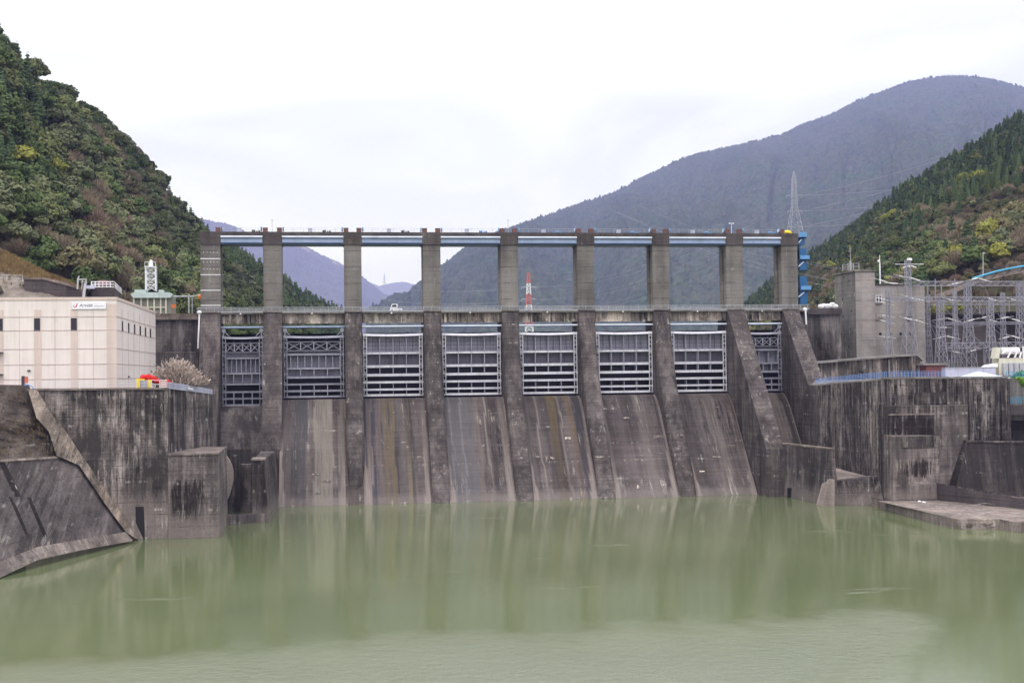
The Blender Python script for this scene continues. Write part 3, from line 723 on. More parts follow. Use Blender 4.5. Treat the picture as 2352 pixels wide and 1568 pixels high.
# ------------------------------------------------------------------ little white truck on the road bridge
c = aY(905, 712, 3.6); x = c.x; z = 38.3
tr = empty('kei_truck', (x, 3.6, z), 'small white truck driving over the dam, half hidden behind the rail', 'truck')
b = MB(); b.hexa([(x-.95, 2.9, z+.35), (x+.75, 2.9, z+.35), (x+.75, 4.3, z+.35), (x-.95, 4.3, z+.35)], [(x-.45, 3.0, z+1.75), (x+.75, 3.0, z+1.75), (x+.75, 4.2, z+1.75), (x-.45, 4.2, z+1.75)])
b.build('cab', M['white'], tr, bevel=.06)
b = MB(); b.hexa([(x-.55, 2.88, z+1.05), (x+.5, 2.88, z+1.05), (x+.5, 2.95, z+1.05), (x-.55, 2.95, z+1.05)], [(x-.35, 2.93, z+1.6), (x+.5, 2.93, z+1.6), (x+.5, 3.0, z+1.6), (x-.35, 3.0, z+1.6)]); b.build('side_window', M['glass'], tr)
b = MB(); b.box(x+.8, x+1.7, 2.9, 4.3, z+.45, z+.8); b.build('load_bed', M['white'], tr)
for dx in (-.45, 1.2):
    for y in (2.9, 4.15):
        b = MB(); b.tube((x+dx, y, z+.27), (x+dx, y+.15, z+.27), .27, n=12); b.build('wheel', M['dark_metal'], tr)

# ------------------------------------------------------------------ blue stair tower at the right end
xs = aY(1846, 600, 2).x; x9 = PXW[9]+PW[9]/2
st = empty('stair_tower', (xs, 2, 38), 'bright blue steel stair tower hanging on the right side of the last pier', 'stair tower')
W2 = lambda u: aY(u, 620, 2).x
b = MB(); b.box(W2(1834), W2(1850), 1.2, 3.4, aY(1842, 700, 2).z, aY(1842, 635, 2).z); b.build('shaft', M['blue_stair'], st)
b = MB(); b.box(W2(1834), W2(1850), 1.2, 3.4, aY(1842, 620, 2).z, aY(1842, 572, 2).z); b.build('shaft', M['blue_stair'], st)
b = MB(); b.box(W2(1833), W2(1846), 1.2, 3.4, aY(1842, 563, 2).z, aY(1842, 545, 2).z); b.build('shaft', M['blue_stair'], st)
b = MB(); b.box(W2(1834), W2(1838), 1.5, 2.5, aY(1842, 600, 2).z, aY(1842, 545, 2).z); b.build('shaft', M['blue_stair'], st)
for (u0, u1, v0, v1) in ((1832, 1849, 533, 547), (1833, 1855, 586, 598), (1834, 1857, 656, 668)):
    b = MB(); z0 = aY(1842, v1, 1).z; z1 = aY(1842, v0, 1).z
    b.box(W2(u0), W2(u1), .6, 4.0, z0, z0+.22)
    b.box(W2(u0), W2(u1), .6, .66, z0, z1-.05); b.box(W2(u1)-.06, W2(u1), .66, 4.0, z0, z1-.05)
    b.build('landing', M['blue_box'], st)
for (ua, va, ub, vb) in ((1834, 682, 1847, 671), (1834, 612, 1846, 601), (1834, 558, 1841, 550)):
    b = MB(); b.bar(aY(ua, va, 1.0), aY(ub, vb, 1.0), .18); b.build('brace', M['blue_pipe'], st)
# ================================================================== LEFT BANK
YW = aZ(400, 1236, 0).y
def wallpoly(name, uv, Y, depth, mat, par=None, bevel=0):
    b = MB(); b.prism([aY(u, v, Y) for u, v in uv], (0, depth, 0)); return b.build(name, mat, par, bevel=bevel)
def ledge_of(P, w, h): pass
# retaining wall under the power house
rw = empty('retaining_wall', (aY(240, 1000, YW).x, YW, 0), 'tall black and white streaked retaining wall under the cream building', 'retaining wall')
A = [(60, 893), (386, 890.5), (386, 1100), (386, 1260), (250, 1275), (60, 1275)]
b = MB(); b.prism([aY(u, v, YW) for u, v in A], (0, 9, 0)); b.build('wall_face', M['wall_left'], rw)
# drawn-back part going towards the first pier, in facets
def up3(p, z): return Vector((p.x, p.y, z))
pts = []
for (u, Y, zt) in ((386, YW, 0), (386.5, YW+3, 0), (398, YW+3.6, 0), (402, YW+6, 0), (450, YW+16, 0), (487, YW+25, 0), (498, YW+40, 0)):
    pts.append((u, Y))
tops = [890.5, 891, 892.5, 893, 899, 904, 905]
b = MB(); rows = [[], []]
for (u, Y), v in zip(pts, tops):
    t_ = aY(u, v, Y); rows[0].append(t_); rows[1].append(Vector((t_.x, t_.y, -2)))
b.quadgrid(rows)
b.face([rows[0][k] for k in range(len(rows[0]))]+[Vector((rows[0][-1].x-14, rows[0][-1].y, rows[0][-1].z)), Vector((rows[0][0].x-14, rows[0][0].y+9, rows[0][0].z))])
b.build('wall_return', M['wall_left'], rw)
ptop = rows[0]
# coping
b = MB(); a0 = aY(60, 893, YW-.25); a1 = aY(386, 890.5, YW-.25)
b.hexa([a0+Vector((0, 0, -.25)), a1+Vector((0, 0, -.25)), a1+Vector((0, 1.2, -.25)), a0+Vector((0, 1.2, -.25))], [a0, a1, a1+Vector((0, 1.2, 0)), a0+Vector((0, 1.2, 0))])
b.build('coping', M['ledge'], rw)
b = MB(); a0 = aY(309, 1163, YW-.02); 
b.box(aY(311, 1163, YW).x, aY(331, 1163, YW).x, YW-.25, YW+.02, aY(320, 1250, YW).z, aY(320, 1163, YW).z)
b2 = MB(); b2.prism([aY(311, 1163, YW-.04), aY(330, 1163, YW-.04), aY(331, 1181, YW-.04), aY(333, 1245, YW-.04), aY(312, 1200, YW-.04)], (0, .05, 0)); b2.build('drain_slot', M['dark'], rw)
# buttress block in front of the return
blk = empty('buttress_block', (aY(450, 1100, YW-.3).x, YW, 0), 'big square concrete block at the water, black stain in its middle', 'concrete block')
p = [aY(385, 1047, YW-.35), aY(500, 1046, YW-.35), aY(513, 1040, YW+10)]
zt = p[0].z; x0 = p[0].x; x1 = p[1].x; xb = aZ(515, 1213, 0).x; yb = aZ(515, 1213, 0).y
b = MB(); lo = [(x0, YW-.35, -2), (x1+.2, YW-.35, -2), (xb, yb, -2), (xb, yb+8, -2), (x0, YW+20, -2)]
hi = [(x0, YW-.35, zt), (x1, YW-.35, zt), (xb-.2, yb, zt), (xb-.2, yb+8, zt), (x0, YW+20, zt)]
b.hexa(lo, hi); 
def spot(u, v, Y, ru, rv_):
    p = aY(u, v, Y); q = aY(u+ru, v-rv_, Y); return (p.x, p.z, abs(q.x-p.x), abs(q.z-p.z))
BK = dict(streak=.9, cover=.6, white=.5, joint=1.8, jstr=.8, hb=.6, patch=.5, wash=(4.5, (.25, .21, .19), .8))
M['block_front'] = concrete_mat('wet_block_concrete', (.20, .175, .165), seed=8, spots=[spot(432, 1145, YW, 38, 50)], **BK)
b.build('block_body', M['block_front'], blk, bevel=.08)
b = MB(); zc = zt; b.hexa([(q[0]-(.15 if k in (0, 4) else -.15), q[1]-.12, zc+.003) for k, q in enumerate(hi)], [(q[0]-(.15 if k in (0, 4) else -.15), q[1]-.12, zc+.3) for k, q in enumerate(hi)])
b.build('block_cap', M['ledge'], blk, bevel=.04)
# sill, basin and wall at the foot of the second pier
s0 = aZ(517, 1206, 0); s1 = aZ(621, 1199, 0); s2 = aZ(641, 1165, 0)
tw = empty('outlet_wall_pair', (s1.x, s1.y, 0), 'small outlet basin wall with a low sill at the foot of the second pier', 'outlet wall')
t0 = aY(519, 1184, s0.y); t1 = aY(607, 1180, s1.y)
b = MB(); b.hexa([(s0.x-2, s0.y, -2), (s1.x-1, s1.y, -2), (s1.x-1, s1.y+3, -2), (s0.x-2, s0.y+3, -2)], [(t0.x-2, s0.y+.3, t0.z), (t1.x, s1.y+.3, t1.z), (t1.x, s1.y+2, t1.z), (t0.x-2, s0.y+2, t0.z)])
b.build('sill', M['block'], tw)
h0 = aY(578, 1058, s1.y+1); h1 = aY(604, 1058, s1.y+1); h2 = aY(632, 1051, s2.y-1)
b = MB(); b.hexa([(h0.x, s1.y+1, -2), (s1.x, s1.y, -2), (s2.x+.2, s2.y+6, -2), (h0.x, s2.y+6, -2)],
                 [(h0.x, s1.y+1.2, h0.z), (h1.x, s1.y+1.2, h0.z), (h2.x-.3, s2.y+6, h0.z), (h0.x, s2.y+6, h0.z)])
b.build('side_wall', M['training'], tw, bevel=.06)
b = MB(); b.box(h0.x-.15, h1.x+.3, s1.y+.9, s1.y+6, h0.z, h0.z+.3); b.build('wall_cap', M['ledge'], tw, bevel=.04)
b = MB(); b.face([(s0.x-3, s0.y+2, t0.z-.6), (t1.x+1, s1.y+2, t0.z-.6), (t1.x+1, -3, t0.z-.6), (s0.x-3, -3, t0.z-.6)])
tag(b.build('basin_water', M['water']), kind='structure')
# pale curved lip inside the outlet
yl = s0.y+8; b = MB(); lp = [(508, 1040), (519, 1046), (526, 1056), (532, 1068), (536, 1084), (536, 1102), (532, 1122), (526, 1140), (520, 1150), (508, 1150)]
b.prism([aY(u, v, yl) for u, v in lp], (0, 1.2, 0)); b.build('curved_lip', M['pale'], tw)
b = MB(); z = h0.z-.6; b.box(aY(519, 1070, yl+6).x, aY(578, 1070, yl+6).x, yl+6, yl+6.5, 0, 12); b.build('back_wall', M['abut'], tw)
b = MB(); b.box(aY(552, 1070, yl+3).x, aY(581, 1070, yl+3).x, yl+3, yl+6, 0, 9.4); b.build('inner_pier', M['training'], tw)

# sloping revetment on the left bank
pA = aY(317, 1238, YW-.4); pB = aY(93, 918, YW-.4); pC = aZ(0, 1324, 0)
nrm = (pB-pA).cross(pC-pA).normalized()
def rv(u, v, off=0): return aP(u, v, pA+nrm*off, nrm)
if nrm.y > 0: nrm = -nrm
rvt = empty('revetment', rv(150, 1150), 'sloping grey concrete revetment running down into the water on the left bank', 'revetment')
low = [(-260, 1440), (0, 1324), (87, 1283), (180, 1262), (317, 1238)]
lowt = [(-260, 1385), (0, 1290), (87, 1256), (180, 1240), (289, 1221), (306, 1238)]
b = MB(); b.face([rv(u, v) for u, v in [(-260, 1385), (0, 1290), (87, 1256), (180, 1240), (289, 1221), (241, 1156), (182, 1066), (166, 1046), (0, 1056), (-260, 1075)]])
b.build('slope_panel', M['revet'], rvt)
# toe kerb, proud of the slope
o = .9; b = MB()
top = [(-260, 1385), (0, 1289), (87, 1255), (180, 1239), (287, 1221)]; bot = [(-260, 1452), (0, 1326), (87, 1285), (180, 1264), (306, 1241)]
rows = [[rv(u, v, -.05) for u, v in top], [rv(u, v, o) for u, v in top], [rv(u, v, o) for u, v in bot]]
b.quadgrid(rows); b.build('toe_kerb', M['ledge'], rvt)
# pale stepped strip along the wall
b = MB(); Ls = [(64, 893), (84, 960), (112, 990), (130, 1046), (182, 1068), (241, 1156), (290, 1222)]; Rs = [(86, 896), (118, 950), (150, 988), (188, 1046), (214, 1082), (266, 1159), (316, 1238)]
rows = []
for (l, r) in zip(Ls, Rs):
    rows.append([rv(l[0], l[1], .55), rv(r[0], r[1], .55), rv(r[0], r[1], -.5)])
b.quadgrid(rows); b.quadgrid([[rv(l[0], l[1], .0), rv(l[0], l[1], .55)] for l in Ls]); b.build('stepped_strip', M['strip'], rvt)
# drains down the slope
for (ua, va, ub, vb, wd) in ((-2, 1062, 34, 1140, 14), (20, 1140, 62, 1236, 8), (62, 1142, 100, 1232, 9)):
    b = MB(); b.face([rv(ua, va, .02), rv(ua+wd, va, .02), rv(ub+wd, vb, .02), rv(ub, vb, .02)]); b.build('wet_drain', M['stain'], rvt)
# rough upper bank
def lumpy(name, uvs, off, mat, par, nu=40, nv=26, amp=.8, label=None):
    """quad patch uvs=[tl,tr,br,bl] on the revetment plane, roughened"""
    rows = []
    for j in range(nv+1):
        r = []
        for i in range(nu+1):
            a = i/nu; c = j/nv
            u = (uvs[0][0]*(1-a)+uvs[1][0]*a)*(1-c)+(uvs[3][0]*(1-a)+uvs[2][0]*a)*c
            v = (uvs[0][1]*(1-a)+uvs[1][1]*a)*(1-c)+(uvs[3][1]*(1-a)+uvs[2][1]*a)*c
            r.append(rv(u, v, off+amp*(float(fbm(np.array(a*7), np.array(c*6), 5, 4))*2)*min(1, 6*c*(1-c)+.1)))
        rows.append(r)
    b = MB(); b.quadgrid(rows); return b.build(name, mat, par)
bank = lumpy('rubble_bank', [(-260, 880), (66, 884), (150, 1050), (-260, 1078)], -.9, M['rubble'], None, 50, 30, 1.2)
tag(bank, 'rough stained rubble slope under the left end of the cream building', 'rubble bank')
b = MB(); b.quadgrid([[rv(u, v-3, .3) for u, v in ((-260, 1078), (0, 1058), (166, 1048))], [rv(u, v+2, .3) for u, v in ((-260, 1078), (0, 1058), (166, 1048))]])
b.build('berm_edge', M['ledge'], rvt)
# dry grass tufts on the bank
def grass_on(name, fn, n, h, mat, label, seed=1, wdt=.10):
    rr = random.Random(seed); b = MB()
    for k in range(n):
        p = fn(rr)
        if p is None: continue
        for q in range(3):
            a = rr.uniform(0, 6.28); l = h*rr.uniform(.5, 1.2); dx = Vector((math.cos(a), math.sin(a), 0))
            top = p+Vector((rr.uniform(-.4, .4)*l, rr.uniform(-.4, .4)*l, l))
            b.face([p-dx*wdt, p+dx*wdt, top])
    return tag(b.build(name, mat), label, name.replace('_', ' '), kind='stuff')
def leafmat(name, stops, rough=.7, sc=.35):
    t = NT(name); n = t.noise(t.pos((sc, sc, sc)), 1, 5, .75); n2 = t.noise(t.pos((sc*5, sc*5, sc*5)), 1, 3, .8)
    c = t.mix(.6, t.ramp(n, stops), t.ramp(n2, [(.3, .45), (.7, 1.3)]), 'MULTIPLY'); return t.done(c, rough, 0, .15)
M['drygrass'] = leafmat('dry_grass', [(.3, (.16, .10, .045)), (.55, (.30, .21, .09)), (.7, (.12, .12, .04))])
M['weed'] = leafmat('bank_weeds', [(.3, (.09, .06, .035)), (.5, (.17, .12, .06)), (.7, (.06, .07, .03))])
def fb(rr):
    u = rr.uniform(-200, 140); v = rr.choice((rr.gauss(985, 14), rr.gauss(1035, 12), rr.uniform(900, 1045)))
    if v < 885 or v > 1052 or u > 66+(v-884)*.45: return None
    return rv(u, v, -.3)
grass_on('bank_grass', fb, 520, .55, M['weed'], 'brown dry weeds growing on the rubble slope at left')

# ------------------------------------------------------------------ terrace and cream building
ZP = aY(300, 893, YW).z
b = MB(); b.box(-170, aY(386, 893, YW).x, YW+1, 4, ZP-1.2, ZP-.25); 
for k in range(2, len(ptop)-1): pass
b.prism([(aY(380, 893, YW).x-3, YW+9, ZP-1.4), (ptop[4].x-.3, ptop[4].y, ZP-1.4), (ptop[5].x-.3, ptop[5].y, ZP-1.9), (ptop[6].x-.3, ptop[6].y, ZP-1.9), (aY(380, 893, YW).x-3, -2, ZP-1.4)], (0, 0, .12))
tag(b.build('terrace_paving', M['slab']), kind='structure')
D1 = 207.0
cor = aD(268, 790, D1); YB = cor.y; XB = cor.x
YB2 = YB
# far end of the side face: seen at u = 357
lo_, hi_ = YB, YB+140
for _ in range(40):
    mid = (lo_+hi_)/2
    if toPx((XB, mid, 30))[0] < 357.5: lo_ = mid
    else: hi_ = mid
YE = lo_
ztop = aY(268, 682, YB).z; XL = XB-52
ph = empty('power_building', ((XB+XL)/2, (YB+YE)/2, ZP), 'large cream panelled building with slit windows and a white sign, above the streaked wall', 'building')
b = MB(); b.box(XL, XB, YB, YE, ZP-1, ztop-.45); b.build('wall', M['facade'], ph)
b = MB(); b.box(XL-.12, XB+.12, YB-.12, YE+.12, ztop-.45, ztop); b.build('parapet', M['facade_tan'], ph)
b = MB(); b.box(XL+.5, XB-.5, YB+.5, YE-.5, ztop-.6, ztop-.4); b.build('flat_roof', M['slab'], ph)
fx = lambda u: aY(u, 790, YB).x
fz = lambda v: aY(200, v, YB).z
def zc(z): return 470.4+z/3.334            # zoom rows -> working frame
for (ua, ub) in ((-8, 8), (78.5, 95), (162, 179), (245, 268)):
    b = MB(); b.box(fx(ua), min(fx(ub), XB-.004), YB-.05, YB+.01, ZP-1, ztop-2.0 if ua < 245 else ztop-1.1); b.build('pilaster', M['facade_tan'], ph)
for v in (699+21, 728.5-5+4, 760, 801, 836.5, 869.5) if False else (727.5, 758.5, 801, 836.5, 870):
    b = MB(); z = fz(v); b.box(XL, XB+.062, YB-.062, YB+.01, z, z+.09); b.box(XB-.01, XB+.062, YB+.011, YE, z+.001, z+.089); b.build('panel_seam', M['seam'], ph)
for u in (44, 126, 214) :
    b = MB(); x = fx(u); b.box(x, x+.06, YB-.03, YB+.01, ZP-1, ztop-2); b.build('panel_seam', M['seam'], ph)
def ysec(u):                       # y on the side face seen at column u
    a, c = YB, YE+1
    for _ in range(40):
        mm = (a+c)/2
        if toPx((XB, mm, 30))[0] < u: a = mm
        else: c = mm
    return a
for u in (282, 296, 309, 322, 334, 345.5):
    b = MB(); y = ysec(u-1.6); b.box(XB-.01, XB+.03, y, y+.12, ZP-1, ztop-1.6); b.build('panel_seam', M['seam'], ph)
def window(x0, x1, z0, z1, y):
    f = MB(); t_ = .12
    f.box(x0, x0+t_, y-.07, y-.02, z0, z1); f.box(x1-t_, x1, y-.07, y-.02, z0, z1); f.box(x0+t_, x1-t_, y-.07, y-.02, z1-t_, z1); f.box(x0+t_, x1-t_, y-.07, y-.02, z0, z0+t_)
    o = f.build('window', M['dark_metal'], ph)
    g = MB(); g.box(x0+.01, x1-.01, y-.054, y+.0, z0+.01, z1-.01); g.build('pane', M['glass'], o)
for (ua, ub) in ((-8, 6.8), (78.3, 92.5), (163, 177)):
    window(fx(ua), fx(ub), fz(759.3), fz(730), YB)
for u in (281, 295.5, 309, 322, 334, 345.5):
    y = ysec(u-1.2); y2 = ysec(u+1.3); b = MB(); b.box(XB-.02, XB+.066, y, y2, fz(759), fz(733)-.1); b.build('slit_window', M['glass'], ph)
for (u, v) in ((66, 851),):
    b = MB(); p = aY(u, v, YB-.1); b.box(p.x-.2, p.x+.25, YB-.3, YB, p.z-.1, p.z+.12); b.build('vent', M['dark_metal'], ph)
for (u, v) in ((294, 865), (346, 853)):
    y = ysec(u); z = aY(u, v, y).z; b = MB(); b.box(XB-.02, XB+.3, y-.3, y+.3, z-.1, z+.12); b.build('vent', M['dark_metal'], ph)
for v in (810, 860):
    b = MB(); p = aY(3, v, YB); b.box(p.x-4, p.x+.35, YB-.9, YB, p.z-.1, p.z+.1); b.build('door_canopy', M['dark_metal'], ph)
# sign
p0 = aY(164.5, 710, YB-.2); p1 = aY(243.5, 693, YB-.2)
sg = empty('company_sign', ((p0.x+p1.x)/2, YB-.15, p0.z), 'white sign board with a red hook mark and grey POWER lettering on the cream facade', 'sign')
b = MB(); b.box(p0.x, p1.x, YB-.22, YB-.06, p0.z, p1.z); b.build('board', M['white'], sg, bevel=.03)
def text(body, x, z, size, mat, par, y, shear=0, name='lettering', ox=0):
    c = bpy.data.curves.new(name, 'FONT'); c.body = body; c.size = size; c.extrude = .012; c.shear = shear; c.offset = ox
    c.materials.append(mat); tmp = bpy.data.objects.new(name, c); C.objects.link(tmp); bpy.context.view_layer.update()
    me = bpy.data.meshes.new_from_object(tmp.evaluated_get(bpy.context.evaluated_depsgraph_get())); bpy.data.objects.remove(tmp)
    o = bpy.data.objects.new(name, me); C.objects.link(o)
    o.rotation_euler = (math.pi/2, 0, 0); o.location = (x, y, z)
    if par:
        o.parent = par; o.location = Vector((x, y, z))-Vector(par.location)
    return o
Hs = p1.z-p0.z; M['signgrey'] = paint('sign_grey_letters', sr(92, 92, 104), .5, .05); M['signred'] = paint('sign_red_mark', sr(214, 26, 54), .5, .05)
px = lambda u: aY(u, 700, YB-.22).x
text('POWER', px(182), p0.z+Hs*.31, Hs*.50, M['signgrey'], sg, YB-.235, .35, ox=.004)
b = MB(); b.box(px(216), px(239), YB-.232, YB-.215, p0.z+Hs*.38, p0.z+Hs*.42)
b.build('small_print', M['signgrey'], sg)
# red J hook
b = MB(); cx = px(172.5); cz = p0.z+Hs*.48; r1 = Hs*.24; r0 = Hs*.13; prev = None
for k in range(15):
    a = R(-200+k*235/14); k_ = k/14; ra = r1; rb_ = r1-(r1-r0)*math.sin(k_*math.pi*.5+.2)
    po = Vector((cx+ra*math.cos(a)*1.1, 0, cz+ra*math.sin(a))); pi = Vector((cx+rb_*math.cos(a)*1.1, 0, cz+rb_*math.sin(a)+.02))
    if prev:
        b.hexa([(q.x, YB-.245, q.z) for q in (prev[0], po, pi, prev[1])], [(q.x, YB-.215, q.z) for q in (prev[0], po, pi, prev[1])])
    prev = (po, pi)
b.prism([(cx+r1*.85, YB-.245, cz+.05), (cx+r1*1.12, YB-.245, cz+.02), (cx+r1*1.5, YB-.245, cz+Hs*.30), (cx+r1*.9, YB-.245, cz+Hs*.30)], (0, .03, 0))
b.build('red_mark', M['signred'], sg)

# ------------------------------------------------------------------ rails and clutter on the left terrace
def railing(name, P, h, nb, mat, label, cat='railing', step=1.6, r=.03, mesh=0, group=None):
    b = MB()
    for a, c in zip(P, P[1:]):
        a = Vector(a); c = Vector(c); L = (c-a).length; n = max(1, int(L/step))
        for k in range(n+1):
            q = a.lerp(c, k/n); b.box(q.x-r, q.x+r, q.y-r, q.y+r, q.z, q.z+h)
        for k in range(nb):
            z = h*(k+1)/nb; b.bar(a+Vector((0, 0, z)), c+Vector((0, 0, z)), r*1.8)
        for k in range(int(L/.28)*mesh):
            q = a.lerp(c, k/int(L/.28)); b.box(q.x-.02, q.x+.02, q.y-.02, q.y+.02, q.z, q.z+h)
    o = b.build(name, mat); return tag(o, label, cat, group)
zz = aY(200, 892, YW+.3).z
r0 = aY(84, 893, YW+.2); r1 = aY(346, 890.5, YW+.2)
railing('terrace_railing', [r0, r1], 1.15, 3, M['rail_white'], 'thin white railing on top of the wall in front of the cream building', step=2.0, r=.022)
r2 = aY(367, 891, YW+.25)
railing('gate_railing', [r1+Vector((.15, 0, 0)), r2], 1.2, 2, M['rail_white'], 'short white railing in front of the red covered heap', step=1.2, r=.045)
b = MB()
for k in range(4): z = r2.z+.12+k*.33; b.box(r2.x+.1, aY(384, 880, YW+.3).x, YW+.2, YW+.27, z, z+.15)
tag(b.build('striped_barrier', M['white']), 'short barrier of white slats with dark red gaps beside the red cloth', 'barrier')
b = MB()
for k in range(3): z = r2.z+.28+k*.33; b.box(r2.x+.1, aY(384, 880, YW+.3).x, YW+.28, YW+.33, z, z+.17)
o2 = b.build('red_slats', M['redpaint'], None); o2.name = 'red_slats'
par = [o for o in C.objects if o.name == 'striped_barrier'][0]; o2.parent = par
# blue-grey panelled guard going down to the first pier
g = MB(); q = [aY(384, 892, YW+.4), aY(420, 896, YW+8), aY(487, 905, YW+24.5)]; qt = [aY(384, 877, YW+.4), aY(420, 882, YW+8), aY(487, 894.5, YW+24.5)]
for k in range(2):
    for f0, f1 in ((0, .2), (.27, .46), (.53, .72), (.79, 1.0)):
        a = q[k].lerp(qt[k], f0); c = q[k+1].lerp(qt[k+1], f0); d = q[k+1].lerp(qt[k+1], f1); e = q[k].lerp(qt[k], f1)
        g.hexa([a, c, c+Vector((.08, .08, 0)), a+Vector((.08, .08, 0))], [e, d, d+Vector((.08, .08, 0)), e+Vector((.08, .08, 0))])
go = g.build('guard_fence', M['greybox']); tag(go, 'blue grey slatted guard fence sloping down from the red cloth to the first pier', 'fence')
g = MB(); a = aY(431, 893.5, YW+9.8); c = aY(444, 896.5, YW+12.7); g.hexa([a, c, c+Vector((0, .05, 0)), a+Vector((0, .05, 0))], [a+Vector((0, 0, .42)), c+Vector((0, 0, .42)), c+Vector((0, .05, .42)), a+Vector((0, .05, .42))])
g.build('white_plate', M['white'], go)
# red cloth heap
ra = aY(355, 885, YW+2.5); rh = empty('red_cloth_heap', ra, 'heap of bright red cloth bundles behind the white railing', 'cloth heap')
for (u, v, ru, rvv) in ((330, 869, 9, 9), (342, 868, 9, 9.5), (352, 871, 8, 8), (360, 875, 7, 6), (371, 877, 8, 4.5), (383, 876, 8, 5), (390, 879, 5, 3.5)):
    p = aY(u, v, YW+2.6); s_ = 1/14.5
    b = MB(); b.blob(p, ru*s_, ru*s_*.9, rvv*s_, 9, 7, .12); b.build('bundle', M['red'], rh)
ye = aY(332, 885, YW+1.2); yf = empty('yellow_bin', ye, 'yellow edged open bin with a grey front standing under the red bundles', 'bin')
for (ua, ub) in ((313, 321), (340, 346)):
    a = aY(ua, 890, YW+1); c = aY(ub, 871.5, YW+1); b = MB(); b.box(a.x, c.x, YW+1, YW+2, a.z, c.z); b.build('post', M['yellow'], yf)
a = aY(321, 889, YW+1.1); c = aY(340, 873, YW+1.1); b = MB(); b.box(a.x, c.x, YW+1.1, YW+1.2, a.z, c.z); b.build('front_panel', M['gate_skin'], yf)
a = aY(313, 873, YW+1.3); c = aY(332, 871, YW+1.3); b = MB(); b.box(a.x, c.x, YW+1.25, YW+1.6, a.z, c.z+.1); b.build('top_rail', M['yellow'], yf)
# small sign post at the corner of the wall
p = aY(60, 893, YW+.6); sp = empty('warning_post', p, 'small dark post with a pink notice and a blue ladder hoop at the wall corner', 'post')
b = MB(); b.box(p.x-.7, p.x-.25, YW+.6, YW+.9, p.z, p.z+2.0); b.build('post', M['dark_metal'], sp)
b = MB(); b.box(p.x-.2, p.x+.3, YW+.55, YW+.6, p.z+.9, p.z+1.9); b.build('notice', M['redpaint'], sp)
b = MB(); b.path([p+Vector((0, -.3, -.3)), p+Vector((0, -.3, .8)), p+Vector((.9, -.3, .4)), p+Vector((1.5, -.3, -.4))], .09); b.path([p+Vector((-.3, -.3, -.2)), p+Vector((-.2, -.3, .7))], .08)
b.build('ladder_hoop', M['rail_blue'], sp)

# ------------------------------------------------------------------ left abutment and things behind the building
YA = 3.0
ab = empty('left_abutment', (aY(410, 800, YA).x, YA, 20), 'stained concrete abutment wall between the cream building and the first pier', 'abutment wall')
a = aY(300, 730, YA); c = aY(458, 730, YA); b = MB(); b.box(a.x, c.x, YA, YA+8, 10, aY(400, 727, YA).z); b.build('wall', M['abut'], ab)
b = MB(); b.box(a.x, c.x, YA-.9, YA+.01, aY(400, 734.5, YA).z, aY(400, 727.5, YA).z); b.build('ledge', M['ledge'], ab)
b = MB(); b.box(a.x, c.x, YA-.3, YA+.3, aY(400, 727, YA).z+.003, aY(400, 720, YA).z); b.build('parapet', M['rubble'], ab)
b = MB(); b.box(aY(360, 800, YA).x, c.x, YA-1.2, YA, 10, aY(400, 808, YA).z); b.build('lower_step', M['abut'], ab, bevel=.1)
p = aY(457, 716, -.6); 
b = MB(); b.tube(aY(455, 800, -1.0), aY(458, 722, -1.0), .18, n=6); b.blob(aY(458, 717, -1.0), .5, .3, .35, 8, 5)
tag(b.build('drain_pipe', M['white']), 'white drain pipe running down the left edge of the first pier', 'pipe', 'white pipes at the ends of the road bridge')
b = MB(); b.tube(aY(1852, 745, -1.0), aY(1850, 712, -1.0), .18, n=6); b.blob(aY(1849, 710, -1.0), .5, .3, .4, 8, 5)
tag(b.build('drain_pipe', M['white']), 'white drain pipe beside the last pier at the right end of the road', 'pipe', 'white pipes at the ends of the road bridge')

# hoist house with lattice tower
YH = 6.0
hh = empty('intake_house', (aY(348, 700, YH).x, YH, 39), 'pale green roofed intake house with cream posts behind the cream building', 'house')
a = aY(305, 719, YH); c = aY(395, 684, YH); b = MB(); b.box(a.x, c.x, YH+.4, YH+7, a.z-1, c.z); b.build('wall', M['housewall'], hh)
for u in (307, 324, 339, 354, 369, 381): 
    b = MB(); x = aY(u, 700, YH).x; b.box(x-.16, x+.16, YH, YH+.39, a.z-1, c.z); b.build('post', M['cream'], hh)
b = MB(); b.box(a.x, aY(383, 700, YH).x, YH+.08, YH+.36, aY(350, 707, YH).z, aY(350, 704.5, YH).z); b.build('cross_rail', M['cream'], hh)
ru0 = aY(300, 684, YH-.5); ru1 = aY(397, 671, YH-.5)
b = MB(); b.prism([(ru0.x+.5, YH-.5, ru0.z), (ru1.x-.5, YH-.5, ru0.z), (ru1.x, YH-.5, ru0.z+.8), (ru1.x-.8, YH-.5, ru1.z), (ru0.x+.6, YH-.5, ru1.z), (ru0.x, YH-.5, ru0.z+.8)], (0, 8, 0))
b.build('roof', M['palegreen'], hh)
a = aY(309, 672, YH); c = aY(334, 665, YH); b = MB(); b.box(a.x, c.x, YH, YH+4, a.z, c.z); b.build('roof_box', M['palegreen'], hh)
a = aY(364, 671, YH); c = aY(375, 665.5, YH); b = MB(); b.box(a.x, c.x, YH, YH+2, a.z, c.z); b.build('roof_box', M['palegreen'], hh)
